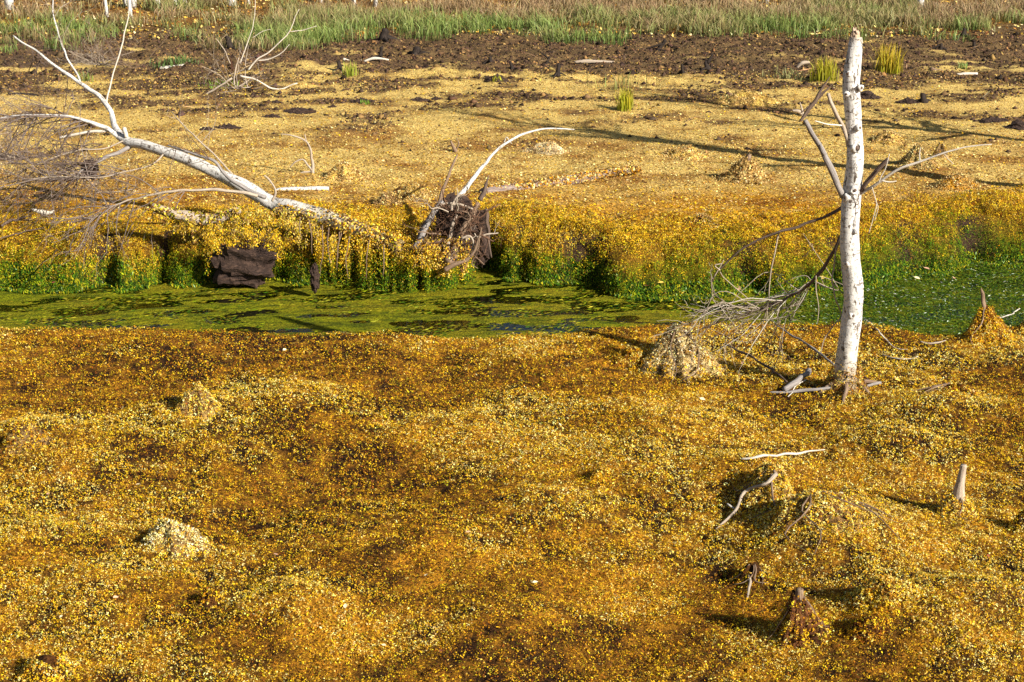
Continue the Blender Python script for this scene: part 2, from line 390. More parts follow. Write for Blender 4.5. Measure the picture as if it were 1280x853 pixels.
def ground_color(x, y, z, dn, df):
    n1 = fbm(x * 0.9, y * 0.9, 31, 4); n2 = fbm(x * 3.1, y * 3.1, 32, 4); n3 = fbm(x * 12, y * 12, 33, 3); n4 = fbm(x * 1.3, y * 2.6, 34, 4)
    near = smix(DARK * 1.2, lin(176, 122, 32), np.clip(0.42 + n1 * 1.2 + n2 * 1.6 + n3 * 2.2, 0, 1))
    alg = smix(smix(LIME * 0.7, OLIVE * 0.75, np.clip(0.5 + n2 * 2, 0, 1)), DGREEN, np.clip(0.20 + 2.3 * fbm(x * 9 + y * 6, y * 30 - x * 6, 35, 4) + 0.6 * n1 + 0.3 * sstep(1.6, 2.6, x), 0, 0.7))
    g = np.clip((z - WATER - 0.05) / 0.22 + n2 * 1.0, 0, 1)
    bankc = smix(smix(DGREEN * 0.6, OLIVE * 0.4, np.clip(g * 2, 0, 1)), lin(120, 88, 24), np.clip(g * 2 - 1, 0, 1))
    flat = smix(smix(OCHRE * 1.05, lin(208, 178, 104), sstep(13.8, 15.8, y + n1 * 2.5)), RUST, np.clip(0.17 + n2 * 2.0 + n4 * 1.6, 0, 0.8))
    flat = smix(flat, lin(216, 188, 116), np.clip(n3 * 1.6, 0, 0.6))
    farc = smix(bankc, flat, sstep(0.5, 1.0, df))
    pm = np.clip((y - 19.9) / 2.2 + n4 * 6.5 + n2 * 3.0, 0, 1) * sstep(16.2, 18.2, y + n1 * 5)
    pe = smix(PEATC, smix(PEATC * 0.5, lin(150, 122, 82), np.clip(0.55 + n2 * 2.6, 0, 1)), np.clip(0.5 + n3 * 2, 0, 1))
    farc = smix(farc, pe * 0.72, np.clip(pm, 0, 0.92))
    lit = smix(lin(150, 110, 55), lin(90, 62, 34), np.clip(0.5 + n3 * 3, 0, 1))
    farc = smix(farc, lit, sstep(26.2, 27.5, y + n1 * 3))
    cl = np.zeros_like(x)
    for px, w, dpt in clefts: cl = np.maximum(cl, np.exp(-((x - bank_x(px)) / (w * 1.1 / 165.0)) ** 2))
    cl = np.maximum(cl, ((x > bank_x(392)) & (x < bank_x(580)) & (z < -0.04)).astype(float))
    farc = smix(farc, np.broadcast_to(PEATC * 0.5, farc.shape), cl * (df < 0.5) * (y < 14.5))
    c = np.where((dn < 0.02)[..., None], near, alg)
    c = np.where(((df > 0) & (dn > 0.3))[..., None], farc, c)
    return np.clip(c, 0.002, 0.95)
GC = ground_color(X, Y, Z, DN, DF)
ny, nx = X.shape
idx = np.arange(nx * ny).reshape(ny, nx)
quads = np.stack([idx[:-1, :-1], idx[:-1, 1:], idx[1:, 1:], idx[1:, :-1]], -1).reshape(-1, 4)
ground = fast_mesh('ground', np.stack([X, Y, Z], -1).reshape(-1, 3), quads, 4, GC.reshape(-1, 3), M_GROUND, smooth=True, kind='structure')

# water of the stream
wx = np.linspace(-40, 40, 161); w_lo = np.interp(wx, _np[:, 0], _np[:, 1]) - 0.0; w_hi = np.interp(wx, _fp[:, 0], _fp[:, 1]) + 0.35
wv = np.concatenate([np.stack([wx, w_lo + 0.02, np.full_like(wx, WATER)], 1), np.stack([wx, w_hi, np.full_like(wx, WATER)], 1)])
k = np.arange(160)
fast_mesh('stream_water', wv, np.stack([k, k + 1, k + 162, k + 161], 1), 4, np.ones((len(wv), 3)), M_WATER, kind='structure')

# ------------------------------------------------------------------ litter scattered over the terrain
A_ = np.stack([X, Y, Z], -1)
e1 = A_[:-1, 1:] - A_[:-1, :-1]; e2 = A_[1:, :-1] - A_[:-1, :-1]
CN = np.cross(e1, e2); CA = np.linalg.norm(CN, axis=-1); CN = CN / (CA[..., None] + 1e-12)
Xc, Yc, Zc = [(a[:-1, :-1] + a[1:, 1:]) / 2 for a in (X, Y, Z)]
DNc, DFc = [(a[:-1, :-1] + a[1:, 1:]) / 2 for a in (DN, DF)]
HALF = 0.305 * (Yc + 1.0) + 0.5
INV = (np.abs(Xc) < HALF) & (Yc > 5.3)
def scatter(weight, n):
    w = (weight * CA * INV).ravel(); w = w / w.sum()
    ci = RNG.choice(len(w), n, p=w)
    r, c = np.unravel_index(ci, Xc.shape)
    u, v = RNG.random(n), RNG.random(n)
    a, b, d, e = A_[r, c], A_[r, c + 1], A_[r + 1, c], A_[r + 1, c + 1]
    p = (a * ((1 - u) * (1 - v))[:, None] + b * (u * (1 - v))[:, None] + d * ((1 - u) * v)[:, None] + e * (u * v)[:, None])
    return p, CN[r, c], DFc[r, c], DNc[r, c]
def pick(pal, probs, n):
    """choose palette colours row by row from an (n, k) table of weights"""
    cs = np.cumsum(probs / probs.sum(1, keepdims=True), 1); r = RNG.random((n, 1))
    return np.array(pal)[(r > cs).sum(1).clip(0, len(pal) - 1)]
def vary(c, a=0.25):
    return np.clip(c * RNG.normal(1, a, (len(c), 1)).clip(0.4, 1.7) * RNG.normal(1, 0.06, (len(c), 3)), 0.003, 0.92)

def near_colors(p):
    x, y = p[:, 0], p[:, 1]
    t = fbm(x * 0.55, y * 0.8, 41, 4) * 1.8 + fbm(x * 2.0, y * 2.4, 42, 3) * 1.1
    for (c_, r_, h_) in bumps: t = t + 4.0 * h_ * np.exp(-((x - c_[0]) ** 2 + (y - c_[1]) ** 2) / (r_ * r_) * 4)
    q = np.clip(0.43 + t * 2.5, 0, 1)
    w = np.stack([0.005 + 0.16 * q ** 4, 0.03 + 0.30 * q ** 2.2, 0.34 + 0.14 * q, 0.28 - 0.08 * q, 0.28 * (1 - q) + 0.04, 0.30 * (1 - q) + 0.04, 0.08 + 0 * q, 0.20 * (1 - q) + 0.06], 1)
    return vary(pick([PALE, STRAW, GOLD, OCHRE, RUST, BROWN, OLIVE, DARK], w, len(p)), 0.22)  # DARK leaflets deepen brown patches and also paint the tone of shaded flecks
def tufts(p, nr, cols, k, spread, size, rise, cvar=0.16):
    """little heads of k leaflets each, all of one colour, spreading from a point"""
    n = len(p); P2 = np.repeat(p, k, axis=0); N2 = np.repeat(nr, k, axis=0)
    off = RNG.normal(0, spread, (n * k, 3)); off -= N2 * (off * N2).sum(1, keepdims=True) * 0.5
    C2 = np.clip(np.repeat(cols, k, axis=0) * RNG.normal(1, cvar, (n * k, 1)).clip(0.5, 1.5), 0.003, 0.92)
    h = np.repeat(rise, k) * (1 - 0.5 * np.clip((off ** 2).sum(1) / (spread * spread * 4), 0, 1))
    return P2 + off + N2 * h[:, None], unit(N2 + off / spread * 0.5), np.repeat(size, k) * RNG.uniform(0.6, 1.3, n * k), C2
p, nr, df, dn = scatter(np.where((DNc < 0.14), np.clip(0.9 + 0.8 * fbm(Xc * 5, Yc * 5, 44, 2), 0.6, 2) * np.interp(Yc, [5.5, 11], [1.75, 0.9]), 0), 290000)
lumpy = np.clip(0.5 + 1.6 * fbm(p[:, 0] * 11, p[:, 1] * 11, 46, 3), 0, 1)
P2, N2, S2, C2 = tufts(p, nr, near_colors(p), 4, 0.0052, RNG.uniform(0.0055, 0.0112, len(p)) * np.interp(p[:, 1], [5.5, 10.5], [0.74, 1.0]), 0.002 + 0.032 * lumpy ** 1.6)
o = flakes('yellow_moss_litter', P2, N2, S2, C2, tilt=0.42, lift=0.2, asp=(0.4, 0.8), curl=0.35, tri=True)
tag(o, 'golden yellow and brown crumbly moss carpeting the near side of the stream', 'moss')

def bank_colors(p, df):
    x, y, z = p[:, 0], p[:, 1], p[:, 2]
    g = np.clip((z - WATER - 0.09) / 0.22 + fbm(x * 3, z * 5, 51, 3) * 1.3, 0, 1)
    right = sstep(0.0, 2.5, x)
    g = np.clip(g - 0.22 * right * (z < -0.08), 0, 1)
    w = np.stack([0.15 * (1 - g), 0.45 * (1 - g), 0.25 * (1 - g) + 0.9 * g * (1 - g), 1.3 * g * (1 - g) + 0.16 * g, 0.62 * g, 0.14 * g, 0.10 * g * (0.3 + right), 0.14 * g ** 2 * (1 - 0.5 * right)], 1) + 0.01
    w = np.concatenate([w, 0.10 * np.ones((len(p), 1)), 0.13 * g[:, None] + 0.02], 1)  # an even share of DARK leaflets paints shaded flecks into the bank moss
    return vary(pick([DGREEN, GREEN, LIME, OLIVE, GOLD, OCHRE, RUST, STRAW, DARK * 0.8, BROWN], w, len(p)))
wt = np.where((DFc > -0.03) & (DFc < 1.1) & (DNc > 0.35), 1.0 * (1 - 0.6 * sstep(0.6, 1.1, DFc)), 0)
cf = np.zeros_like(Xc)
for px_, w_, d_ in clefts: cf = np.maximum(cf, (d_ / 0.3) * np.exp(-((Xc - bank_x(px_)) / (w_ * 0.9 / 165.0)) ** 2))
cf = np.maximum(cf, 0.97 * ((Xc > bank_x(396)) & (Xc < bank_x(572)) & (Zc < -0.05)))
wt = wt * (1 - np.clip(cf, 0, 0.97) * (DFc < 0.45))
p, nr, df, dn = scatter(wt, 90000)
lumpy = np.clip(0.42 + 2.2 * fbm(p[:, 0] * 7, p[:, 1] * 7 + p[:, 2] * 6, 53, 3), 0, 1)
cb_ = bank_colors(p, df)
P2, N2, S2, C2 = tufts(p, nr, cb_, 6, 0.009, RNG.uniform(0.007, 0.0135, len(p)), lumpy ** 1.5 * 0.085 * RNG.random(len(p)) ** 0.4)
dr = np.repeat(RNG.gamma(1.5, 0.03, len(p)) * sstep(0.65, 0.35, df), 6) * np.tile(np.linspace(0, 1, 6), len(p))
P2[:, 2] -= dr; P2[:, 1] -= dr * 0.12
o = flakes('bank_moss', P2, N2, S2, C2, tilt=0.5, lift=0.2, asp=(0.35, 0.7), tri=True, axis=np.tile([0, -0.3, -1.0], (len(P2), 1)) + RNG.normal(0, 0.6, (len(P2), 3)))
tag(o, 'green to gold moss covering the far bank above the water', 'moss')

# green blades and weed at the waterline
wt = np.where((DFc > -0.07) & (DFc < 0.12) & (DNc > 0.5), 1.0, 0)
p, nr, df, dn = scatter(wt, 24000)
up = np.tile([0, -0.35, 1.0], (len(p), 1)) + RNG.normal(0, 0.35, (len(p), 3))
cg = vary(pick([GREEN * 0.9, DGREEN, LIME * 0.9, lin(150, 175, 110), OLIVE], np.tile([0.40, 0.33, 0.18, 0.02, 0.12], (len(p), 1)), len(p)))
p[:, 2] = np.maximum(p[:, 2], WATER) + 0.012
o = flakes('waterline_weed', p, np.tile([0.3, -0.8, 0.4], (len(p), 1)), RNG.uniform(0.015, 0.042, len(p)), cg, tilt=0.5, asp=(0.18, 0.4), axis=up, lift=0.2)
tag(o, 'bright green water weed fringing the foot of the far bank', 'water weed')

# algae floating in the stream: long combed filaments, denser leaf weed to the right
wt = np.where((DNc > 0.05) & (DFc < 0.05), 1.0, 0)
p, nr, df, dn = scatter(wt * (1 + 1.5 * sstep(1.4, 2.2, Xc)), 230000)
right = sstep(1.6, 2.6, p[:, 0] + 0.5 * fbm(p[:, 0] * 2, p[:, 1] * 2, 61, 2))
keep = (fbm(p[:, 0] * 2.2, p[:, 1] * 5, 62, 4) + 0.5 * fbm(p[:, 0] * 7, p[:, 1] * 16, 63, 3) > -0.10 + 0.20 * np.exp(-((p[:, 1] - Yn(p[:, 0])) / 0.5) ** 2) - 0.22 * right) | (RNG.random(len(p)) < 0.12 + 0.2 * right)
p, right = p[keep], right[keep]
p[:, 2] = WATER + RNG.uniform(-0.010, 0.004, len(p)) + right * RNG.uniform(0, 0.02, len(p))
n_ = len(p)
cw = smix(vary(pick([LIME * 0.9, OLIVE * 0.9, GREEN * 1.1, DGREEN * 1.3, lin(176, 166, 50)], np.tile([0.35, 0.3, 0.2, 0.1, 0.12], (n_, 1)), n_)), vary(pick([GREEN, DGREEN * 1.1, lin(104, 124, 36), lin(210, 222, 190), LIME * 0.8], np.tile([0.36, 0.34, 0.2, 0.03, 0.2], (n_, 1)), n_)), right)
ax = smix(np.tile([1.0, 0.55, 0], (n_, 1)) + RNG.normal(0, 0.25, (n_, 3)), RNG.normal(0, 1, (n_, 3)), right)
o = flakes('stream_algae', p, np.tile([0, 0, 1.0], (n_, 1)), RNG.uniform(0.018, 0.060, n_) * (1 - 0.35 * right), cw, tilt=0.14, asp=(0.10, 0.34), axis=ax, lift=0.0, curl=0.05)
V = o.data
tag(o, 'green algae and floating weed in the narrow stream', 'algae')

# dry litter on the flat beyond the bank and crumbs in the peat belt
wt = np.where((DFc > 0.7) & (Yc < 22.5) & (DNc > 1), 1.4 - 0.9 * sstep(14, 20, Yc), 0)
p, nr, df, dn = scatter(wt, 120000)
t = np.clip(0.5 + fbm(p[:, 0] * 1.2, p[:, 1] * 1.6, 71, 4) * 2.2, 0, 1); fr_ = sstep(13.8, 15.8, p[:, 1])
w = np.stack([0.10 * fr_ * t + 0.02, 0.12 + 0.25 * fr_, 0.30 * (1 - 0.8 * fr_), 0.22 * (1 - t) + 0.10, 0.22 * (1 - t), 0.14 * (1 - t) + 0.03], 1)
o = flakes('dry_moss_litter', p, nr, RNG.uniform(0.012, 0.032, len(p)), vary(pick([lin(234, 210, 140), lin(210, 178, 98), GOLD, lin(178, 136, 54), lin(140, 98, 46), BROWN], w, len(p)), 0.2), tilt=0.28, lift=0.25)
tag(o, 'straw coloured dry litter over the flat beyond the far bank', 'litter')

def chunks(name, pos, size, cols, label, cat, mat, flat=0.7):
    n = len(pos)
    base = np.array([[1, 0, 0], [0, 1, 0], [-1, 0, 0], [0, -1, 0], [0, 0, 1], [0, 0, -0.6]], float)
    V = pos[:, None, :] + base[None] * size[:, None, None] * RNG.uniform(0.4, 1.2, (n, 6, 3)) * np.array([1, 1, flat]) + RNG.normal(0, 0.15, (n, 6, 3)) * size[:, None, None]
    f = np.array([[0, 1, 4], [1, 2, 4], [2, 3, 4], [3, 0, 4], [1, 0, 5], [2, 1, 5], [3, 2, 5], [0, 3, 5]])
    Fc = (f[None] + (np.arange(n) * 6)[:, None, None]).reshape(-1, 3)
    o = fast_mesh(name, V.reshape(-1, 3), Fc, 3, np.repeat(cols, 6, axis=0), mat, kind='stuff')
    return tag(o, label, cat)
pmask = np.clip(fbm(Xc * 1.3, Yc * 2.6, 34, 4) * 6 + (Yc - 19.7) / 2.2, 0.03, 1)
wt = np.where((Yc > 16.8) & (Yc < 26.6), pmask, 0)
p, nr, df, dn = scatter(wt, 42000)
cols = vary(pick([PEATC * 0.75, PEATC * 0.3, lin(110, 84, 56), lin(150, 118, 70)], np.tile([0.4, 0.28, 0.2, 0.14], (len(p), 1)), len(p)))
chunks('peat_crumbs', p, RNG.gamma(1.5, 0.008, len(p)) + 0.007, cols, 'dark crumbs of peat strewn below the grass', 'peat crumbs', M_FLAKE)

# fallen twigs and dead stalks lying about on the peat
wt = np.where((Yc > 17.0) & (Yc < 30), pmask + 0.05, 0)
p, nr, df, dn = scatter(wt, 3000)
ax = RNG.normal(0, 1, (len(p), 3)) * np.array([1, 0.7, 0.15])
cols = vary(pick([lin(160, 130, 92), lin(110, 82, 54), lin(60, 42, 30), lin(200, 176, 136)], np.tile([0.25, 0.35, 0.35, 0.03], (len(p), 1)), len(p)))
p[:, 2] += 0.012
o = flakes('peat_debris', p, nr, RNG.gamma(2.0, 0.045, len(p)) + 0.03, cols, tilt=0.3, asp=(0.03, 0.09), axis=ax, curl=0.12)
tag(o, 'thin dead stalks and bark scraps lying across the dark peat', 'debris')

# ------------------------------------------------------------------ grass belt at the back
def blades(name, base, hgt, width, lean, cols_b, cols_t, mat=None, parent=None, kind='stuff'):
    n = len(base)
    yaw = RNG.uniform(0, 2 * math.pi, n); side = np.stack([np.cos(yaw), np.sin(yaw), 0 * yaw], 1)
    ld = RNG.uniform(0, 2 * math.pi, n); ldir = np.stack([np.cos(ld), np.sin(ld), 0 * ld], 1) * (lean * hgt)[:, None]
    up = np.array([0, 0, 1.0])
    m = base + ldir * 0.3 + up * (hgt * 0.55)[:, None]; t = base + ldir + up * (hgt * (1 - 0.25 * lean))[:, None]
    w = width[:, None] * 0.5
    V = np.stack([base - side * w * 0.8, base + side * w * 0.8, m + side * w, m - side * w, t], 1).reshape(-1, 3)
    i = np.arange(n)[:, None] * 5
    Fq = np.concatenate([np.stack([i[:, 0], i[:, 0] + 1, i[:, 0] + 2], 1), np.stack([i[:, 0], i[:, 0] + 2, i[:, 0] + 3], 1), np.stack([i[:, 0] + 3, i[:, 0] + 2, i[:, 0] + 4], 1)])
    cc = np.stack([cols_b, cols_b, (cols_b + cols_t) / 2, (cols_b + cols_t) / 2, cols_t], 1).reshape(-1, 3)
    return fast_mesh(name, V, Fq, 3, cc, mat or M_GRASS, parent, kind=kind)
def edge_px(px): return np.interp(px, [0, 120, 200, 260, 330, 420, 480, 560, 640, 700, 800, 900, 1000, 1100, 1280], [62, 60, 38, 62, 70, 56, 50, 54, 52, 56, 52, 50, 52, 52, 46])
nc = 5200
cx = RNG.uniform(-11.5, 11.5, nc * 2); cy = RNG.uniform(24.4, 31.5, nc * 2)
pxs = 640 + F * cx / (cy * math.cos(TH) + H * math.sin(TH))
ye = np.array([P(0, e)[1] for e in edge_px(np.clip(pxs, 0, 1280))])
dens = sstep(-0.3, 0.9, cy - ye + 1.4 * fbm(cx * 1.2, cy * 1.2, 81, 3)) * np.where((pxs < 190), 0.42, 1) * np.clip(0.62 + 3.4 * fbm(cx * 0.9, cy * 1.1, 82, 3), 0.05, 1)
dens *= np.clip(0.8 + 2.0 * fbm(cx * 0.45, cy * 0.8, 88, 2), 0.25, 1)
dens *= np.where(pxs < 640, 1 - 0.75 * sstep(28.5, 29.8, cy), 1 - 0.4 * sstep(30.2, 31.2, cy))
kp = RNG.random(nc * 2) < dens * 0.8
cx, cy = cx[kp], cy[kp]
reps = 24
bx = np.repeat(cx, reps) + RNG.normal(0, 0.10, len(cx) * reps); by = np.repeat(cy, reps) + RNG.normal(0, 0.07, len(cx) * reps)
bz = hgrid(bx, by) - 0.01
dry = np.clip(np.repeat(RNG.random(len(cx)) * 0.5 - 0.06 + fbm(cx * 0.7, cy * 0.9, 83, 3) * 1.6, reps) + sstep(26.2, 28.6, by) * 0.55 + RNG.normal(0, 0.12, len(bx)), 0, 1)
hg = np.repeat(RNG.uniform(0.12, 0.34, len(cx)), reps) * RNG.uniform(0.5, 1.1, len(bx))
cb = 1.15 * vary(smix(np.tile(lin(78, 98, 42), (len(bx), 1)), np.tile(lin(104, 88, 52), (len(bx), 1)), dry), 0.25)
ct = 1.2 * vary(smix(np.tile(lin(136, 150, 76), (len(bx), 1)), np.tile(lin(168, 140, 104), (len(bx), 1)), np.clip(dry * 1.25, 0, 1)), 0.25)
o = blades('shore_grass', np.stack([bx, by, bz], 1), hg, RNG.uniform(0.006, 0.015, len(bx)), RNG.uniform(0.1, 0.8, len(bx)), cb, ct)
tag(o, 'band of green and dry tan grass along the top of the mudflat', 'grass')
# leaf litter behind the grass
wt = np.where((Yc > 26.0) & (Yc < 33), 1.0, 0)
p, nr, df, dn = scatter(wt, 16000)
cols = vary(pick([lin(220, 190, 110), lin(170, 120, 50), lin(110, 72, 40), lin(236, 214, 160), lin(200, 160, 60)], np.tile([0.3, 0.25, 0.2, 0.12, 0.2], (len(p), 1)), len(p)))
o = flakes('leaf_litter', p, nr, RNG.uniform(0.03, 0.075, len(p)), cols, tilt=0.5, lift=0.6)
tag(o, 'brown and yellow fallen leaves among the grass and birch feet', 'leaf litter')

# ------------------------------------------------------------------ wood helpers
def twig_path(start, d, length, n=5, bend=0.25, grav=0.0):
    d = unit(np.asarray(d, float)); pts = [np.asarray(start, float)]
    for i in range(n):
        d = unit(d + RNG.normal(0, bend, 3) * 0.6 + np.array([0, 0, grav]))
        pts.append(pts[-1] + d * length / n)
    return np.array(pts)
def spray(mb, start, d, length, r, depth, nchild=4, spread=0.8, bend=0.25, grav=0.0, zmin=None, sides=4, shrink=0.55):
    pts = twig_path(start, d, length, 5, bend, grav)
    if zmin is not None: pts[:, 2] = np.maximum(pts[:, 2], [zat(q[0], q[1]) + 0.01 for q in pts])
    mb.tube(pts, np.linspace(r, r * 0.35, len(pts)), sides, seg=2, cap=False)
    if depth <= 0: return
    for i in range(nchild):
        f = RNG.uniform(0.2, 0.98); k = min(int(f * (len(pts) - 1)), len(pts) - 2)
        q = pts[k] + (pts[k + 1] - pts[k]) * (f * (len(pts) - 1) - k)
        dd = unit(pts[k + 1] - pts[k]) + RNG.normal(0, spread, 3)
        spray(mb, q, dd, length * shrink * RNG.uniform(0.6, 1.2), max(r * (1 - 0.6 * f) * 0.6, 0.0016), depth - 1, nchild, spread, bend, grav, zmin, 3, shrink)
def pxr(w, Y): return w / 2 * (Y * math.cos(TH) + 2.5 * math.sin(TH)) / F     # pixel width -> radius in metres
def pline(pts, Yv):
    Yv = np.broadcast_to(np.asarray(Yv, float), (len(pts),))
    return np.array([PY(a[0], a[1], y) for a, y in zip(pts, Yv)]), np.array([pxr(a[2], y) for a, y in zip(pts, Yv)])

# ------------------------------------------------------------------ standing broken birch
tb = G(1056, 487)
TY = tb[1]
birch = thing('broken_birch', tb, 'standing white birch trunk snapped off at the top, on the near bank', 'tree')
tr = [(1055, 492, 46), (1055, 482, 40), (1057, 468, 34), (1060, 446, 30.5), (1065, 410, 30), (1067, 372, 30), (1064, 335, 28.5), (1061, 300, 28), (1063, 265, 27), (1066, 235, 27), (1068, 205, 26), (1067, 170, 25), (1065, 135, 24), (1063, 105, 23), (1066, 75, 21.5), (1069, 56, 20), (1070, 47, 17)]
pp, rr = pline(tr, TY); rr = rr * 0.84
tc_ = np.array([[0.42, 0.33, 0.20], [0.5, 0.40, 0.26], [0.62, 0.52, 0.38], [0.9, 0.87, 0.8]] + [[1, 1, 1]] * 12 + [[0.8, 0.7, 0.6]])
mb = MB(); mb.tube(pp, rr, 18, 0.13, cols=tc_, seg=8, jit=0.25)
trunk = mb.build('trunk', M_BIRCH, birch)
# snapped top: a ring of splinters
mb = MB()
topc = pp[-1]
for i in range(13):
    a = RNG.uniform(0, 6.28); rd = rr[-1] * RNG.uniform(0.1, 0.85)
    s = topc + np.array([math.cos(a) * rd, math.sin(a) * rd, -0.05])
    mb.tube([s, s + np.array([RNG.normal(0, .004), RNG.normal(0, .004), 0.05 + RNG.uniform(0.0, 0.03)]), s + np.array([RNG.normal(0, .006), RNG.normal(0, .006), 0.06 + RNG.uniform(0.005, 0.05)])], [0.016, 0.012, 0.003], 5, seg=1)
mb.build('snapped_top', M_BREAK, birch)
# branch collars and knots
for (kx, ky, kr) in [(1057, 247, 5.5), (1068, 238, 6), (1071, 185, 7), (1076, 110, 5), (1060, 92, 4), (1058, 118, 4), (1074, 160, 5), (1066, 395, 5), (1058, 330, 4), (1070, 290, 4)]:
    c = PY(kx, ky, TY - 0.055); r = pxr(kr * 1.6, TY)
    mb = MB()
    out = unit(np.array([(kx - 1065) / 12.0, -1.0, 0.15]))
    mb.tube([c - out * 0.012, c + out * 0.000, c + out * 0.007], [r * 1.2, r, r * 0.6], 9, 0.3, seg=3)
    ko = mb.build('knot', M_BIRCH, trunk)
    mb = MB(); mb.tube([c + out * 0.000, c + out * 0.0095], [r * 0.62, r * 0.42], 8, 0.2, seg=1); mb.build('knot_heart', M_TWIGD, trunk)
def branch(parent, pts, Yv, mat, name='branch', sides=8, wob=0.2, seg=6, label=None):
    pts = [(a, b, w * (0.6 if mat is M_BIRCH else 0.75)) for a, b, w in pts]
    q, r = pline(pts, Yv); mb = MB(); mb.tube(q, r, sides, wob, seg=seg); o = mb.build(name, mat, parent)
    if label: o['label'] = label
    return o, q
b1, _ = branch(birch, [(1060, 252, 11), (1052, 240, 10.5), (1044, 222, 10), (1036, 203, 10), (1026, 186, 9), (1019, 172, 8), (1011, 158, 7.5), (1006, 150, 7)], [TY, TY - .03, TY - .05, TY - .07, TY - .08, TY - .09, TY - .1, TY - .1], M_GREY, label='thick grey dead branch')
branch(b1, [(1031, 193, 7), (1029, 187, 8), (1026, 181, 5)], TY - .1, M_GREY, 'stub')
b2, _ = branch(birch, [(1064, 190, 8), (1058, 172, 7.5), (1050, 152, 7), (1042, 134, 6.5), (1034, 118, 6)], [TY, TY - .02, TY - .03, TY - .05, TY - .05], M_TWIG)
branch(b2, [(1052, 157, 3), (1035, 155, 2.6), (1018, 152, 2)], [TY - .04, TY - .1, TY - .13], M_TWIGW, 'twig', 5)
b3, _ = branch(birch, [(1070, 246, 9), (1079, 236, 8.5), (1092, 220, 8), (1104, 206, 8), (1110, 199, 7)], [TY, TY - .03, TY - .06, TY - .08, TY - .09], M_TWIGD, label='short broken dark snag')
b4, _ = branch(birch, [(1070, 248, 7), (1084, 238, 6), (1100, 227, 5.2), (1124, 212, 4.4), (1152, 202, 3.6), (1182, 190, 3), (1206, 184, 2.4), (1240, 181, 1.6)], [TY, TY - .04, TY - .08, TY - .12, TY - .15, TY - .18, TY - .2, TY - .22], M_TWIGW, label='long pale thin branch reaching right')
for pts in ([(1102, 226, 3), (1112, 228, 2.6), (1120, 227, 2)], [(1150, 203, 2.4), (1150, 192, 2), (1151, 185, 1.4)], [(1098, 229, 1.8), (1106, 212, 1.8), (1111, 192, 1.3)], [(1180, 191, 1.8), (1184, 198, 1.5), (1192, 205, 1.1)], [(1090, 234, 1.6), (1095, 252, 1.5), (1092, 272, 1.4), (1086, 292, 1.1)], [(1095, 252, 1.3), (1097, 262, 1.2), (1094, 276, 1)]):
    branch(b4, pts, TY - .12, M_TWIGW, 'twig', 4, 0)
b5, q5 = branch(birch, [(1060, 254, 7), (1050, 262, 6), (1034, 270, 5.5), (1018, 276, 5), (998, 283, 4.6), (975, 290, 4.4), (950, 299, 3.8), (926, 312, 3.2), (908, 328, 3), (895, 343, 2.6), (889, 357, 2.3), (893, 368, 2), (904, 376, 1.7)], np.linspace(TY, TY + 0.35, 13), M_TWIGD, label='long drooping dark branch arching left')
for pts in ([(974, 290, 3), (970, 310, 2.6), (965, 335, 2.2), (962, 360, 2), (960, 385, 1.8), (957, 402, 1.4)], [(900, 338, 2.2), (894, 332, 2), (903, 330, 1.6)], [(893, 346, 2), (899, 336, 1.8), (905, 325, 1.4)], [(900, 340, 1.6), (908, 350, 1.6), (922, 362, 1.5), (936, 374, 1.2)]):
    branch(b5, pts, TY + 0.22, M_TWIG, 'twig', 5, 0)
b6, q6 = branch(birch, [(1056, 280, 7), (1050, 296, 6.5), (1042, 314, 6), (1030, 333, 5.5), (1016, 351, 5), (1000, 364, 4.4), (978, 376, 3.8), (950, 386, 3), (915, 398, 2.4), (880, 410, 2), (862, 418, 1.4)], np.concatenate([np.linspace(TY, TY + .2, 6), np.linspace(TY + .22, TY + .35, 5)]), M_TWIGD, label='dark low branch ending in a brush of twigs')
tw = MB(); tw2 = MB()
fan = [((1016, 351), (990, 392), (930, 420)), ((1016, 351), (985, 365), (920, 384)), ((1000, 364), (950, 378), (905, 400)), ((978, 376), (940, 390), (905, 425)), ((978, 376), (920, 376), (868, 402)), ((1000, 364), (975, 400), (960, 440)), ((1010, 355), (985, 395), (975, 425)), ((950, 386), (915, 405), (880, 432)), ((950, 386), (900, 382), (862, 396)), ((990, 370), (965, 385), (948, 410)), ((978, 376), (955, 410), (930, 450)), ((940, 389), (905, 395), (873, 420)), ((960, 383), (925, 420), (895, 440)), ((1016, 351), (1035, 360), (1048, 352)), ((1005, 360), (985, 372), (970, 392)), ((930, 393), (890, 386), (864, 380)), ((905, 376), (880, 392), (864, 412))]
for a, b, c in fan:
    for j in range(3):
        y0 = TY + RNG.uniform(0.18, 0.34); y1 = TY + RNG.uniform(0.05, 0.55); js = RNG.normal(0, 13, 2) * (j > 0); je = RNG.normal(0, 24, 2) * (j > 0)
        q = np.array([PY(*a, y0), PY(b[0] + js[0], b[1] + js[1], (y0 + y1) / 2), PY(c[0] + je[0], c[1] + je[1], y1)])
        q[:, 2] = np.maximum(q[:, 2], [zat(v[0], v[1]) + 0.012 for v in q])
        (tw if j else tw2).tube(q, np.array([2.4, 1.9, 1.1]) * 0.0013, 4, seg=6, cap=False, jit=2.0)
        for m_ in range(2):
            f = RNG.uniform(0.3, 0.95); s = q[1] + (q[2] - q[1]) * f if f > 0.5 else q[0] + (q[1] - q[0]) * (f + 0.4)
            spray(tw, s, (q[2] - q[0]) * 1.0 + RNG.normal(0, 0.12, 3) + np.array([0, 0, -.04]), RNG.uniform(0.06, 0.18), 0.0020, 1, 1, 0.6, 0.5, -0.06, True)
tw.build('twigs', M_TWIG, b6)['kind'] = 'stuff'; tw2.build('twigs', M_TWIGW, b6)['kind'] = 'stuff'
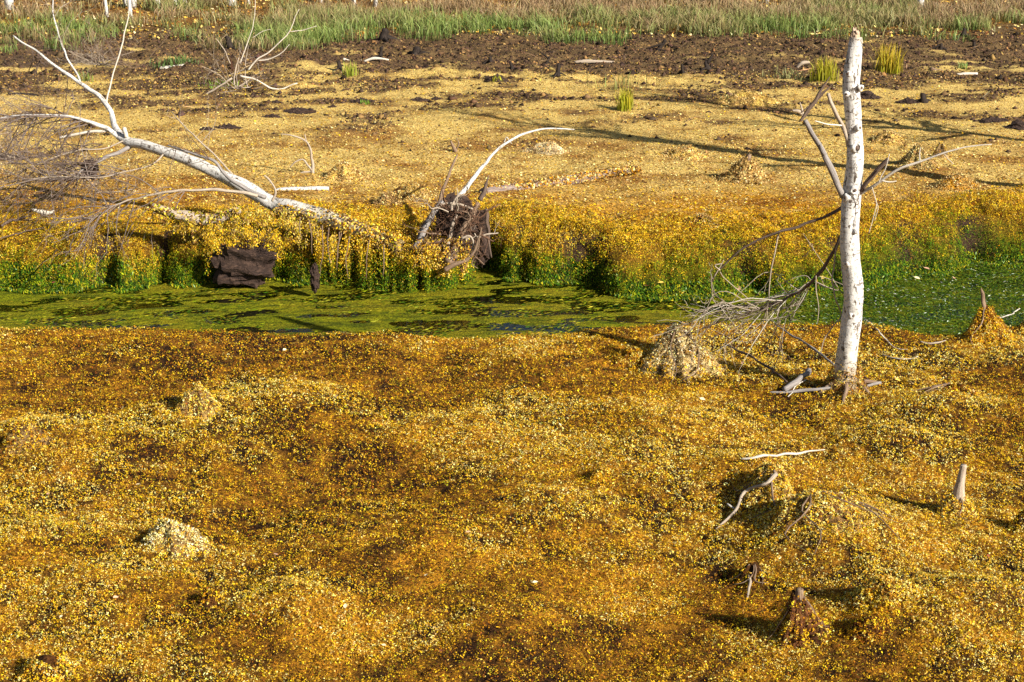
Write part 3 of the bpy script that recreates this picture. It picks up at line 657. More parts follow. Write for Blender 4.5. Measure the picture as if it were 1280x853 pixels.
for pts in ([(1050, 298, 3), (1044, 312, 2.8), (1042, 335, 2.8), (1041, 355, 2.6), (1044, 372, 2.6), (1050, 386, 2.4), (1052, 398, 2)], [(1020, 345, 2), (1020, 362, 1.8), (1023, 385, 1.5), (1021, 405, 1.2)], [(1051, 398, 2.2), (1040, 410, 2.2), (1030, 425, 2), (1026, 440, 1.7)]):
    branch(b6, pts, TY + .03, M_TWIG, 'twig', 5, 0)
# flared root toes
for (x0, y0, x1, y1, w) in [(1045, 480, 1022, 492, 9), (1066, 482, 1090, 494, 8), (1056, 488, 1054, 505, 8), (1072, 478, 1108, 478, 6)]:
    a = G(x0, y0); e = G(x1, y1); a[2] += 0.06; a[1] = TY if y1 < 500 else TY - 0.05
    mid = (a + e) / 2 + np.array([0, 0, -0.005])
    mb = MB(); mb.tube([a, mid, e + np.array([0, 0, -.01])], [pxr(w * 1.1, TY), pxr(w * .7, TY), pxr(w * .3, TY)], 8, 0.2, seg=4); mb.build('root', M_ROOT, birch)

nk = 1500; ak = RNG.uniform(0, 6.28, nk); hk = RNG.beta(1, 3, nk) * 0.20
rk = np.interp(hk, [0, 0.03, 0.08, 0.2], [0.13, 0.105, 0.085, 0.072]) * RNG.uniform(0.96, 1.15, nk)
pk = np.stack([tb[0] + rk * np.cos(ak), tb[1] + rk * np.sin(ak), tb[2] + hk], 1); nk_ = np.stack([np.cos(ak), np.sin(ak), 0.5 + 0 * ak], 1)
P2, N2, S2, C2 = tufts(pk, nk_, vary(pick([TAN_, STRAW, OCHRE, RUST, BROWN, OLIVE], np.tile([.3, .2, .18, .12, .12, .08], (nk, 1)), nk)), 3, 0.006, RNG.uniform(0.007, 0.014, nk), np.zeros(nk))
flakes('moss_skirt', P2, N2, S2, C2, birch, tilt=0.5, tri=True, asp=(0.4, 0.8))
# loose sticks at its foot
def stick(pts, mat, label, name='stick', dz=0.012, sides=7, group=None, wob=0.15, tw_=0):
    q = np.array([G(a, b) for a, b, w in pts]); Yv = q[:, 1]
    r = np.array([pxr(p_[2] * 0.78, y) for p_, y in zip(pts, Yv)])
    q[:, 2] += r + dz * 0.7
    mb = MB(); mb.tube(q, r, sides, wob * 2, seg=6, jit=1.6); o = mb.build(name, mat, None, origin=q[0])
    return tag(o, label, 'stick', group)
stick([(980, 494, 9), (992, 485, 9.5), (1004, 476, 10), (1010, 471, 10)], M_GREY, 'short thick grey stick with pale cut end left of the birch foot', dz=0.03)
stick([(962, 494, 4), (985, 494, 5), (1020, 491, 6), (1052, 489, 6), (1080, 487, 5), (1101, 482, 5)], M_GREY, 'long grey stick lying across the foot of the standing birch', dz=0.015)
stick([(983, 484, 3), (960, 466, 4), (938, 452, 4), (905, 436, 3)], M_TWIGD, 'dark thin stick running from the cut stick towards the mossy stump', dz=0.04)
stick([(1042, 466, 3.6), (1016, 446, 4), (995, 432, 3.4), (972, 417, 2.6), (962, 408, 2)], M_GREY, 'grey stick leaning left from the birch foot under the twig brush', dz=0.06)
stick([(1008, 478, 2), (996, 486, 2), (986, 500, 1.6)], M_TWIGW, 'tiny pale twig crossing the cut stick', dz=0.02)
stick([(1080, 402, 2.2), (1096, 414, 2.6), (1106, 428, 2.4), (1120, 438, 2), (1134, 440, 1.5)], M_TWIGW, 'pale curved twig right of the birch trunk by the water edge', dz=0.02)
stick([(1066, 450, 2), (1074, 468, 2.2), (1086, 480, 2)], M_TWIGD, 'thin dark twig leaning on the right of the birch foot', dz=0.03)
stick([(926, 580, 3.4), (955, 577, 4.2), (985, 574, 4.4), (1012, 570, 3.4), (1030, 568, 2.2)], M_TWIGW, 'straight pale stick lying on the moss above the root mound', dz=0.03)
stick([(1246, 400, 2), (1262, 396, 3), (1275, 388, 2)], M_TWIGW, 'small pale stick beside the pointed mossy stump at the water edge')
stick([(1150, 430, 3), (1168, 432, 3), (1182, 428, 2)], M_TWIG, 'small brown stick on the moss left of the pointed stump')
stick([(1100, 445, 2), (1125, 452, 2.4), (1148, 448, 1.6)], M_TWIGW, 'thin bleached twig lying right of the standing birch')

# ------------------------------------------------------------------ mounds, stumps and snags
def moss_cover(parent, mb_v, mb_n, n, pal, probs, size=(0.012, 0.026), tilt=0.5, name='moss_litter', mask=None):
    i = RNG.integers(0, len(mb_v), n); p = mb_v[i] + RNG.normal(0, 0.008, (n, 3))
    c = vary(pick(pal, np.tile(probs, (n, 1)), n))
    return flakes(name, p, mb_n[i], RNG.uniform(size[0], size[1], n), c, parent, tilt=tilt, lift=0.4)
def mound(px, py, hgt, rx, ry, label, cat='mound', name='moss_mound', power=1.3, ridges=5, ridge=0.25, lean=(0, 0), color=(BROWN, OCHRE), cover=900, pal=(PALE, STRAW, GOLD, OCHRE, BROWN), probs=(0.1, 0.25, 0.35, 0.2, 0.1), spike=None, roots=0, group=None, topbare=0.0, spikemat=None, fsize=(0.006, 0.012), mat=None):
    c = G(px, py)
    t = thing(name, c, label, cat, group)
    nr_, ns_ = 18, 44
    R_ = np.linspace(0, 1, nr_); T_ = np.linspace(0, 2 * math.pi, ns_, endpoint=False)
    rg, tg = np.meshgrid(R_, T_, indexing='ij')
    ph = RNG.uniform(0, 50)
    rid = (vnoise(np.cos(tg) * ridges * 0.7 + ph, np.sin(tg) * ridges * 0.7 + ph, 91) - 0.5) * 2
    rad = 1 + ridge * rid * (0.3 + 0.7 * rg)
    prof = (1 - rg) ** power if power > 1.12 else (1 - rg ** 1.6) ** (1.8 * power)
    prof = prof * (1 + ridge * 0.9 * rid * (1 - rg) * sstep(0, .3, rg)) * (1 + 0.5 * fbm(rg * 4 * np.cos(tg) + ph, rg * 4 * np.sin(tg), 97, 3) * sstep(0, .3, rg))
    x = c[0] + rx * rg * rad * np.cos(tg) + lean[0] * prof; y = c[1] + ry * rg * rad * np.sin(tg) + lean[1] * prof
    z = hgrid(x, y)
    z = z + prof * hgt + 0.3 * hgt * (fbm(x * 16, y * 16, 92, 3)) * sstep(0, .25, rg) - 0.02 * rg ** 2
    V = np.stack([x, y, z], -1)
    fs = []
    for i in range(nr_ - 1):
        for k_ in range(ns_):
            k2 = (k_ + 1) % ns_
            fs.append((i * ns_ + k_, (i + 1) * ns_ + k_, (i + 1) * ns_ + k2, i * ns_ + k2))
    mixv = np.clip(0.5 + 2 * fbm(x * 14, z * 20 + y * 6, 93, 3), 0, 1)
    cc = smix(color[0], color[1], mixv)
    mb = MB(); mb.add(V.reshape(-1, 3), fs, np.stack([tg, rg * 0.3], -1).reshape(-1, 2), cc.reshape(-1, 3)); mb.build('mound', mat or M_MOUND, t)
    # moss on its surface
    du = np.roll(V, -1, 1) - np.roll(V, 1, 1); dv = np.gradient(V, axis=0)
    nn = unit(np.cross(dv, du)); nn = np.where(nn[..., 2:3] < 0, -nn, nn)
    wgt = (rg > topbare).astype(float) * (0.05 + rg)
    w = (wgt / wgt.sum()).ravel()
    cover = int(cover * (2.7 if fsize[0] < 0.018 else 1.8))
    if cover:
        i = RNG.choice(nr_ * ns_, cover, p=w)
        # jitter inside the cell so that no rows show
        p = V.reshape(-1, 3)[i] + dv.reshape(-1, 3)[i] * RNG.uniform(-.5, .5, (cover, 1)) + du.reshape(-1, 3)[i] * RNG.uniform(-.25, .25, (cover, 1))
        if fsize[0] >= 0.018: cover_s = 0.62
        else: cover_s = 1.0
        if fsize[0] >= 0.018: pal, probs = (lin(232, 208, 146), lin(206, 172, 104), TAN, lin(178, 136, 60), BROWN), (.16, .38, .22, .16, .08)
        cm_ = vary(pick(list(pal), np.tile(probs, (cover, 1)), cover))
        if fsize[0] < 0.018:
            own = RNG.random(cover) < (0.95 if 'stump' in name or 'pale' in label else 0.5) * (1 - rg.ravel()[i] ** 2.2); cm_[~own] = near_colors(p)[~own]
        P2, N2, S2, C2 = tufts(p, nn.reshape(-1, 3)[i], cm_, 4, fsize[0] * 0.8, RNG.uniform(*fsize, cover) * 0.95 * cover_s, RNG.uniform(0, 0.012, cover))
        flakes('moss_litter', P2, N2, S2, C2, t, tilt=0.5, lift=0.2, asp=(0.4, 0.8), tri=True)
    apex = np.array([c[0] + lean[0], c[1] + lean[1], zat(c[0], c[1]) + hgt])
    if spike:
        mb = MB(); s0 = apex - np.array([0, 0, hgt * 0.45]); d = np.array(spike[:3])
        mb.tube([s0, apex + d * 0.4, apex + d * 0.75, apex + d], [spike[3] * 1.5, spike[3] * 1.05, spike[3] * 0.85, spike[3] * 0.25 if len(spike) < 5 else spike[4]], 8, 0.3, seg=4)
        mb.build('snag', spikemat or M_ROOT, t)
    for k_ in range(roots):
        a = RNG.uniform(0, 6.28); mb = MB()
        fr = [0.15, 0.45, 0.8, 1.15]; pts = []
        for f in fr:
            xx = c[0] + rx * f * math.cos(a) + lean[0] * (1 - f); yy = c[1] + ry * f * math.sin(a) + lean[1] * (1 - f); a += RNG.normal(0, 0.35)
            pts.append([xx, yy, zat(xx, yy) + hgt * max(1 - f, 0) ** power + 0.008])
        mb.tube(pts, np.array([0.005, 0.005, 0.004, 0.0015]) * RNG.uniform(0.5, 1.2), 5, 0.2, seg=3); mb.build('root', M_ROOT, t)
    return t
TAN = lin(150, 120, 74); GREYB = lin(120, 104, 86)
mound(850, 460, 0.28, 0.28, 0.25, 'pointed grey and tan mossy stump at the water edge left of the birch', 'stump', 'mossy_stump', 1.13, 7, 0.35, (-0.04, 0.02), (lin(120, 96, 62), lin(204, 180, 124)), 1900, (lin(236, 222, 176), lin(214, 188, 128), TAN, OCHRE, BROWN), (.26, .34, .22, .1, .08), None, 4, topbare=0.04)
mound(790, 457, 0.12, 0.17, 0.13, 'low tan moss lump just left of the pointed grey stump', cover=500, pal=(PALE, STRAW, GOLD, OCHRE, BROWN), probs=(.1, .35, .3, .15, .1))
mound(1236, 424, 0.24, 0.19, 0.15, 'pointed rusty mossy stump with a spike at the right water edge', 'stump', 'mossy_stump', 1.25, 5, 0.25, (-0.04, 0), (BROWN, RUST), 1300, (STRAW, GOLD, OCHRE, RUST, BROWN), (.12, .35, .25, .18, .1), (-0.035, 0, 0.10, 0.012, 0.002), 3, topbare=0.1)
mound(1288, 412, 0.10, 0.10, 0.10, 'brown root lump cut by the right frame edge at the water', 'stump', 'root_stump', cover=250, color=(DARK, BROWN))
mound(249, 512, 0.14, 0.15, 0.13, 'rounded grey-brown hump with a pale side on the left moss', 'mound', power=0.9, cover=500, color=(lin(96, 72, 44), TAN), pal=(PALE, STRAW, GOLD, BROWN, RUST), probs=(.2, .35, .25, .12, .1))
mound(222, 685, 0.12, 0.20, 0.17, 'pale straw topped hump with a dark shadow at lower left', 'mound', power=0.85, cover=1000, color=(lin(110, 84, 46), TAN), pal=(lin(240, 222, 160), lin(252, 240, 200), lin(222, 192, 116), STRAW, BROWN), probs=(.3, .12, .28, .2, .1), lean=(-0.03, 0.02), ridge=0.35)
mound(30, 562, 0.14, 0.20, 0.15, 'flat grey-brown hump near the left frame edge', power=0.9, cover=700, color=(lin(96, 76, 52), TAN), pal=(STRAW, GOLD, OCHRE, BROWN), probs=(.35, .3, .2, .15))
mound(62, 845, 0.09, 0.14, 0.12, 'small dark-sided hump in the bottom left corner', power=0.9, cover=500, color=(DARK, BROWN), topbare=0.25)
mound(1196, 642, 0.12, 0.12, 0.11, 'low moss hump carrying an upright grey wood snag at right', 'stump', 'snag_stump', 1.5, 5, 0.2, (0, 0), (BROWN, TAN), 500, (PALE, STRAW, GOLD, OCHRE, BROWN), (.1, .3, .35, .15, .1), (0.012, 0.0, 0.13, 0.021, 0.017), 3, spikemat=M_TWIG)
mound(1000, 795, 0.19, 0.12, 0.10, 'dark reddish root stump with fibrous sides at lower right', 'stump', 'root_stump', 1.15, 8, 0.45, (-0.01, 0.02), (lin(60, 36, 22), lin(120, 78, 46)), 420, (STRAW, GOLD, OCHRE, BROWN), (.15, .35, .25, .25), (0.0, 0.0, 0.01, 0.016, 0.006), 5, topbare=0.2)
mound(1022, 640, 0.09, 0.34, 0.30, 'broad pale root mound with ridged crest at the right', 'mound', 'root_mound', 1.0, 6, 0.3, (-0.03, 0.06), (BROWN, TAN), 1700, (PALE, STRAW, GOLD, OCHRE, RUST), (.2, .34, .26, .12, .08), None, 8)
mound(956, 628, 0.14, 0.18, 0.24, 'steep-sided root hump with a bare pale root on its left', 'mound', 'root_mound', 1.0, 5, 0.3, (0.05, 0.08), (BROWN, TAN), 1300, (PALE, STRAW, GOLD, OCHRE, BROWN), (.15, .3, .3, .15, .1), None, 2)
mound(940, 722, 0.07, 0.09, 0.09, 'little brown root knob below the broad root mound', 'mound', 'brown_hump', 1.2, 5, 0.4, (0, 0), (DARK, BROWN), 160, roots=4, topbare=0.3)
mound(1105, 748, 0.10, 0.20, 0.17, 'soft golden hump at lower right beyond the dark root stump', power=1.2, cover=900, pal=(PALE, STRAW, GOLD, OCHRE), probs=(.15, .35, .35, .15))
mound(1085, 790, 0.06, 0.12, 0.08, 'low dark mossy clump at the lower right', power=1.0, cover=300, color=(DARK, BROWN), pal=(GOLD, OCHRE, RUST, BROWN), probs=(.25, .25, .25, .25))
mound(1192, 492, 0.06, 0.22, 0.12, 'flat brown clump of roots on the moss right of the birch', 'mound', 'root_clump', 1.0, 7, 0.4, (0, 0), (DARK, RUST), 500, (GOLD, OCHRE, RUST, BROWN), (.2, .25, .3, .25), None, 5, topbare=0.1)
mound(1278, 662, 0.10, 0.08, 0.08, 'small brown stump cut by the right frame edge', 'stump', 'root_stump', 1.1, 5, 0.3, (0, 0), (DARK, BROWN), 150)
mound(752, 597, 0.045, 0.10, 0.08, 'tiny golden bump with a dark hollow in the middle moss', power=1.0, cover=260)
mound(262, 752, 0.05, 0.08, 0.10, 'small dark ridged bump at the lower left', power=1.0, cover=130, color=(DARK, BROWN), pal=(GOLD, OCHRE, BROWN), probs=(.4, .3, .3))
# bare roots on the root mounds
def ground_tube(pts, mat, name, parent, lift=0.01):
    q = []; r = []
    for a, b, w, up in pts:
        g = G(a, b); g = PY(a, b, g[1]); g[2] += 0
        q.append(g + np.array([0, 0, 0])); r.append(pxr(w, g[1]))
    q = np.array(q); q[:, 2] = [zat(v[0], v[1]) + p_[3] for v, p_ in zip(q, pts)]
    mb = MB(); mb.tube(q, r, 6, 0.15, seg=4); return mb.build(name, mat, parent)
def root_thing(pts, mat, label, name='bare_root', cat='root'):
    q = np.array([PY(a, b, G(a, b + up * 230)[1]) for a, b, w, up in pts]); r = [pxr(p_[2], v[1]) for p_, v in zip(pts, q)]
    mb = MB(); mb.tube(q, r, 6, 0.18, seg=4); return tag(mb.build(name, mat, None, origin=q[0]), label, cat)
root_thing([(895, 662, 3, 0.0), (918, 640, 4, .02), (926, 622, 4.5, .06), (938, 612, 4, .08), (958, 605, 4.5, .12), (970, 593, 6, .14)], M_TWIG, 'bare pale root arching along the left of the root hump')
root_thing([(972, 604, 7, .08), (970, 594, 6, .12), (967, 588, 3, .15)], M_ROOT, 'short brown root peg on the crest of the root hump')
root_thing([(918, 636, 3, .02), (913, 632, 3, .03), (910, 630, 2, .03)], M_TWIGW, 'tiny white root stub beside the arching pale root')
root_thing([(934, 748, 3, .0), (938, 732, 4, .02), (936, 718, 4, .04), (945, 712, 4, .05)], M_TWIG, 'small pale root hanging from the little brown root knob')

# far flat mounds
mound(932, 226, 0.23, 0.26, 0.22, 'tall pointed tan moss cone on the flat behind the birch branch', 'stump', 'mossy_stump', 1.25, 7, 0.35, (0.02, 0), (lin(140, 110, 60), lin(190, 156, 92)), 900, (STRAW, TAN, OCHRE, BROWN), (.3, .4, .2, .1), (0.0, 0.0, 0.01, 0.025, 0.01), 0, fsize=(0.018, 0.035))
mound(1145, 206, 0.20, 0.22, 0.22, 'grey pointed stump in the shade at right on the flat', 'stump', 'mossy_stump', 1.3, 6, 0.35, (0, 0), (lin(110, 96, 60), lin(150, 134, 80)), 500, (STRAW, GOLD, OLIVE, BROWN), (.35, .25, .2, .2), fsize=(0.018, 0.035))
mound(1176, 196, 0.13, 0.10, 0.10, 'small pale wood stump beside the grey pointed stump', 'stump', 'wood_stump', 0.8, 5, 0.3, (0, 0), (lin(90, 70, 46), lin(190, 160, 110)), 80)
mound(858, 196, 0.10, 0.24, 0.2, 'low straw hummock on the flat left of the tan cone', cover=500, power=1.0, color=(TAN, STRAW), fsize=(0.018, 0.035))
mound(1195, 233, 0.10, 0.3, 0.2, 'low golden hummock in branch shadow at the right', cover=500, power=1.1, color=(TAN, OCHRE), fsize=(0.018, 0.035))
mound(1112, 178, 0.10, 0.22, 0.2, 'rounded straw hummock right behind the birch trunk', cover=400, power=0.9, color=(TAN, STRAW), fsize=(0.018, 0.035))
mound(432, 222, 0.13, 0.24, 0.18, 'pale crumbly hummock with shaded left side above the fallen birch', cover=500, power=0.9, color=(lin(130, 100, 60), STRAW), pal=(PALE, STRAW, GOLD), probs=(.4, .4, .2), fsize=(0.018, 0.035))
mound(518, 248, 0.12, 0.22, 0.16, 'tan clod left of the upturned roots', cover=400, power=0.8, color=(lin(110, 84, 50), STRAW), pal=(PALE, STRAW, GOLD, BROWN), probs=(.3, .35, .25, .1), fsize=(0.018, 0.03))
mound(485, 254, 0.09, 0.13, 0.12, 'small brown clod beside the tan clod above the fallen trunk', cover=200, power=0.8, color=(DARK, TAN), fsize=(0.018, 0.03))
mound(683, 190, 0.10, 0.24, 0.15, 'pale whitish clod of dried moss on the flat behind the curved limb', cover=260, power=0.8, color=(lin(130, 110, 80), lin(230, 214, 170)), pal=(PALE, STRAW), probs=(.6, .4), fsize=(0.018, 0.03))
mound(505, 240, 0.05, 0.14, 0.1, 'flat tan crumb next to the tan clod', cover=80, power=0.9, color=(BROWN, TAN))
mound(880, 278, 0.06, 0.16, 0.12, 'dark crumbling turf edge on the bank top left of the birch', cover=200, power=0.9, color=(DARK, BROWN), fsize=(0.018, 0.03))
mound(905, 288, 0.05, 0.10, 0.07, 'small grey-black turf scrap on the bank top left of the birch', cover=40, power=0.8, color=(DARK * .6, DARK))
mound(935, 128, 0.12, 0.5, 0.3, 'grey-straw hump at the edge of the dark peat', cover=400, power=1.0, color=(TAN, STRAW * .8), fsize=(0.02, 0.04))

# ------------------------------------------------------------------ fallen birch across the far bank
root_p = PY(470, 303, 13.25)
fb = thing('fallen_birch', root_p, 'fallen white birch lying up to the left across the far bank', 'tree')
ft = [(500, 312, 30), (478, 304, 30), (450, 292, 29), (420, 277, 27), (395, 268, 26), (368, 260, 25), (345, 256, 24), (322, 243, 23), (296, 228, 22), (270, 217, 20), (243, 205, 19), (222, 195, 18), (200, 188, 17), (178, 181, 16), (160, 177, 16), (147, 166, 15)]
FY = np.linspace(13.1, 14.3, len(ft))
pp, rr = pline(ft, FY); rr = rr * 0.78
cols = np.array([[.45, .34, .16], [.52, .42, .24], [.66, .56, .38], [.8, .72, .56], [.9, .85, .74], [.95, .93, .9]] + [[.9, .89, .88]] * (len(ft) - 6))
mb = MB(); mb.tube(pp, rr, 16, 0.14, cols=cols, seg=7, jit=0.4); ftr = mb.build('trunk', M_BIRCH, fb)
f1, _ = branch(fb, [(152, 170, 14), (143, 158, 12.5), (140, 148, 11), (138, 139, 10.5), (133, 131, 10), (122, 119, 9.5), (108, 109, 8.5), (92, 98, 7.5), (72, 86, 6.5), (52, 68, 5), (34, 57, 4), (17, 45, 2.5)], np.linspace(14.3, 14.9, 12), M_BIRCH, sides=12, label='white upper fork pointing up left')
f2, _ = branch(f1, [(100, 104, 5), (96, 94, 4.4), (88, 80, 4), (80, 62, 3.5), (73, 42, 3), (67, 18, 2.6), (66, -5, 2)], np.linspace(14.85, 15.1, 7), M_BIRCH, 'limb', 8)
f3, _ = branch(f1, [(133, 132, 3.2), (135, 118, 3), (141, 96, 2.7), (149, 68, 2.4), (155, 44, 2.2), (161, 20, 1.8), (161, -5, 1.5)], np.linspace(14.6, 14.8, 7), M_TWIGW, 'limb', 6)
f4, _ = branch(fb, [(152, 174, 12), (140, 166, 10), (128, 158, 9), (110, 152, 7.5), (90, 146, 6), (66, 144, 4.4), (35, 144, 3), (5, 147, 2), (-25, 153, 1.4)], np.linspace(14.25, 14.2, 9), M_BIRCH, sides=10, label='white lower fork trailing to the left')
f5, _ = branch(fb, [(165, 182, 8), (150, 190, 7), (134, 196, 6.5), (118, 204, 5), (104, 212, 3.5), (92, 226, 2.4)], np.linspace(14.2, 13.9, 6), M_GREY)
f6, _ = branch(fb, [(140, 163, 5), (118, 165, 4.5), (95, 168, 5), (75, 173, 4.4)], 14.25, M_TWIGW, label='short bleached stub below the lower fork')
f7, _ = branch(fb, [(332, 247, 8), (310, 238, 7), (285, 222, 6), (270, 203, 5), (250, 195, 4.6), (228, 188, 4.2), (210, 182, 3)], np.linspace(13.5, 13.75, 7), M_GREY, label='grey limb lying along the top of the trunk')
f8, _ = branch(fb, [(300, 232, 3.6), (288, 216, 3.2), (268, 194, 3), (245, 172, 2.4), (228, 155, 1.8), (214, 140, 1.2)], np.linspace(13.7, 14.1, 6), M_TWIG)
f9, _ = branch(fb, [(322, 245, 6), (300, 241, 5.5), (275, 238, 5), (240, 238, 4.6), (210, 240, 4), (180, 246, 3.4), (150, 254, 2.6), (125, 268, 2), (108, 278, 1.4)], np.linspace(13.45, 13.2, 9), M_TWIG, label='low limb sweeping left over the bank edge')
f10, _ = branch(fb, [(340, 252, 4), (345, 240, 3.6), (337, 226, 3), (330, 219, 2)], 13.35, M_TWIG, 'stub')
f11, _ = branch(fb, [(155, 176, 2.4), (130, 186, 2.2), (98, 188, 2), (60, 200, 1.6), (20, 216, 1.2)], np.linspace(14.2, 13.8, 5), M_TWIG)
f12, _ = branch(fb, [(205, 192, 3), (190, 206, 2.6), (160, 214, 2.2), (125, 222, 1.8), (80, 221, 1.4), (30, 224, 1)], np.linspace(14.0, 13.6, 6), M_TWIG)
branch(fb, [(158, 172, 7), (155, 163, 7.5), (156, 160, 6)], 14.2, M_TWIGW, 'stub', label='pale broken stub at the fork')
rd = {id(f4): (9, -0.05), id(f5): (8, -0.08), id(f9): (9, -0.06), id(f12): (6, -.05), id(f11): (5, -0.05), id(f1): (4, -.1), id(f8): (2, 0), id(f7): (3, -0.02)}
def twigs_on(par, pts, Yv, n, length, r, mat, direction, grav, depth=2, spread=0.6, nchild=3, zmin=True):
    q, _ = pline(pts, Yv); q, _, _ = resample(q, np.ones(len(q)), 6)
    m = MB()
    for i in range(n):
        s = q[int(RNG.uniform(0.25, 1.0) * (len(q) - 1))]
        spray(m, s, np.array(direction) + RNG.normal(0, spread, 3), length * RNG.uniform(0.5, 1.2), r * RNG.uniform(0.7, 1.2), depth, nchild, 0.55, 0.3, grav, zmin)
    o = m.build('twigs', mat, par); o['kind'] = 'stuff'; return o
twigs_on(f4, [(140, 166, 1), (110, 152, 1), (66, 144, 1), (5, 147, 1)], [14.25, 14.25, 14.2, 14.2], 30, 0.75, 0.0055, M_TWIGM, (-1, -0.1, -0.35), -0.06)
twigs_on(f5, [(150, 190, 1), (118, 204, 1), (92, 226, 1)], [14.15, 14.0, 13.9], 24, 0.6, 0.005, M_TWIGD, (-0.9, -0.25, -0.3), -0.05)
twigs_on(f9, [(275, 238, 1), (210, 240, 1), (150, 254, 1), (108, 278, 1)], np.linspace(13.4, 13.2, 4), 28, 0.5, 0.005, M_TWIGM, (-0.9, -0.15, -0.15), -0.06)
twigs_on(f12, [(190, 206, 1), (125, 222, 1), (30, 224, 1)], [14, 13.8, 13.6], 30, 0.6, 0.0045, M_TWIGM, (-0.9, -0.1, -0.15), -0.04)
twigs_on(f11, [(155, 176, 1), (98, 188, 1), (20, 216, 1)], [14.2, 14, 13.8], 24, 0.6, 0.0045, M_TWIGD, (-0.9, -0.1, -0.2), -0.04)
twigs_on(f1, [(108, 109, 1), (72, 86, 1), (34, 57, 1)], [14.7, 14.8, 14.9], 9, 0.45, 0.004, M_TWIGD, (-0.4, 0, -0.9), -0.05, 1)
twigs_on(f2, [(88, 80, 1), (73, 42, 1), (67, 10, 1)], [14.9, 15, 15.1], 6, 0.35, 0.0035, M_TWIG, (0.1, 0, 0.9), 0.0, 1, zmin=None)
twigs_on(f7, [(310, 238, 1), (270, 203, 1), (210, 182, 1)], [13.5, 13.6, 13.7], 7, 0.35, 0.0035, M_TWIGD, (-0.6, 0, 0.3), 0.0, 1)
twigs_on(f8, [(288, 216, 1), (245, 172, 1), (214, 140, 1)], [13.8, 14, 14.1], 5, 0.35, 0.003, M_TWIG, (0.2, 0, 0.7), 0.0, 1, zmin=None)

# moss hanging in strands from the lower trunk over the bank edge
def strands(name, parent, items, label=None, n_per=46, wid=0.014, zcol=True, pal=None, size=(0.014, 0.03)):
    Pp = []; Ax = []
    for (x, y, z0, z1) in items:
        k_ = max(int(1.7 * n_per * (z0 - z1) / 0.3), 8)
        t_ = RNG.random(k_); wv_ = np.cumsum(RNG.normal(0, 0.004, 8)); 
        off = np.interp(t_, np.linspace(0, 1, 8), wv_)
        w = wid * (1.3 - 0.5 * t_)
        Pp.append(np.stack([x + off + RNG.normal(0, 1, k_) * w, y + RNG.normal(0, 1, k_) * w, z0 + (z1 - z0) * t_], 1))
    p = np.concatenate(Pp); n = len(p)
    if pal is None: c = bank_colors(p, None)
    else: c = vary(pick(pal, np.ones((n, len(pal))), n))
    return flakes(name, p, np.tile([0.25, -0.9, 0.3], (n, 1)), RNG.uniform(*size, n) * 0.7, c, parent, tilt=0.5, asp=(0.35, 0.7), tri=True, axis=np.tile([0, 0, 1.0], (n, 1)) + RNG.normal(0, 0.45, (n, 3)), lift=0.3)
its = []
for i in range(210):
    px = RNG.uniform(392, 588)
    yb = float(Yf(np.array([bank_x(px)]))[0])
    x = bank_x(px); y = yb + RNG.uniform(-0.05, 0.09)
    top = np.interp(px, [395, 430, 470, 520, 560, 588], [-0.0, -0.03, -0.06, -0.12, -0.16, -0.18]) + RNG.uniform(-0.03, 0.05)
    gap = any(abs(px - g) < w for g, w in ((408, 5), (424, 6), (440, 5), (456, 4), (474, 4), (490, 4), (506, 4), (524, 6), (575, 3)))
    if gap and RNG.random() < 0.85: continue
    bot = WATER - 0.02 if RNG.random() < 0.8 else RNG.uniform(-0.35, -0.2)
    its.append((x, y, top, bot))
strands('hanging_moss', fb, its, n_per=120, wid=0.013, size=(0.010, 0.024))['label'] = 'yellow to green moss strands hanging down to the water'
nm = 16000; pxm = RNG.uniform(430, 592, nm); xm = np.array([bank_x(a) for a in pxm]); tm = RNG.random(nm)
topz = np.interp(pxm, [395, 430, 470, 520, 560, 592], [0.0, -0.02, -0.04, -0.10, -0.13, -0.16])
ym = Yf(xm) + 0.02 + tm * 0.5 + RNG.normal(0, 0.02, nm)
pm_ = np.stack([xm, ym, topz + 0.02 + 0.10 * np.sin(np.clip(tm * 2.2, 0, 1.57)) + RNG.normal(0, 0.018, nm) + 0.05 * fbm(xm * 9, ym * 9, 140, 2)], 1)
flakes('moss_mat', pm_, np.tile([0.1, -0.5, 0.8], (nm, 1)), RNG.uniform(0.008, 0.017, nm), vary(pick([STRAW, GOLD, OCHRE, OLIVE, RUST, BROWN], np.tile([.16, .30, .2, .12, .10, .14], (nm, 1)), nm)), fb, tilt=0.6, tri=True)
# moss sleeve over the trunk foot
q, r, _ = resample(*pline(ft[:7], FY[:7]), 30)
n = 5200; ii = (RNG.random(n) ** 0.8 * (len(q) - 1)).astype(int); th = RNG.uniform(-0.6, 3.6, n)
fall = ii / len(q)
out = np.stack([0 * th + 0.25 * np.sin(th), -np.abs(np.sin(th)) * 0.9, np.cos(th)], 1)
keep = RNG.random(n) < np.where(out[:, 2] > 0.3, 0.9 - 1.2 * fall, 1.0 - 0.5 * fall)
p = q[ii] + out * (r[ii][:, None] * RNG.uniform(0.9, 1.35, (n, 1)))
cm = vary(pick([STRAW, TAN, GOLD, OCHRE, BROWN, OLIVE], np.tile([.25, .25, .2, .12, .1, .08], (n, 1)), n))
flakes('moss_sleeve', p[keep], out[keep], RNG.uniform(0.012, 0.03, keep.sum()), cm[keep], fb, tilt=0.6, lift=0.4)
its = []
for i in range(70):
    px = RNG.uniform(258, 352); a = PY(px, 292 + 10 * math.sin(px * 0.4) + RNG.uniform(-6, 6), RNG.uniform(12.98, 13.12)); edge = abs(px - 305) / 45
    its.append((a[0], a[1], a[2], a[2] - RNG.uniform(0.03, 0.10) - 0.28 * max(edge - 0.8, 0) * 4 * RNG.random()))
strands('overhanging_moss', fb, its, n_per=110, wid=0.014, size=(0.010, 0.022))
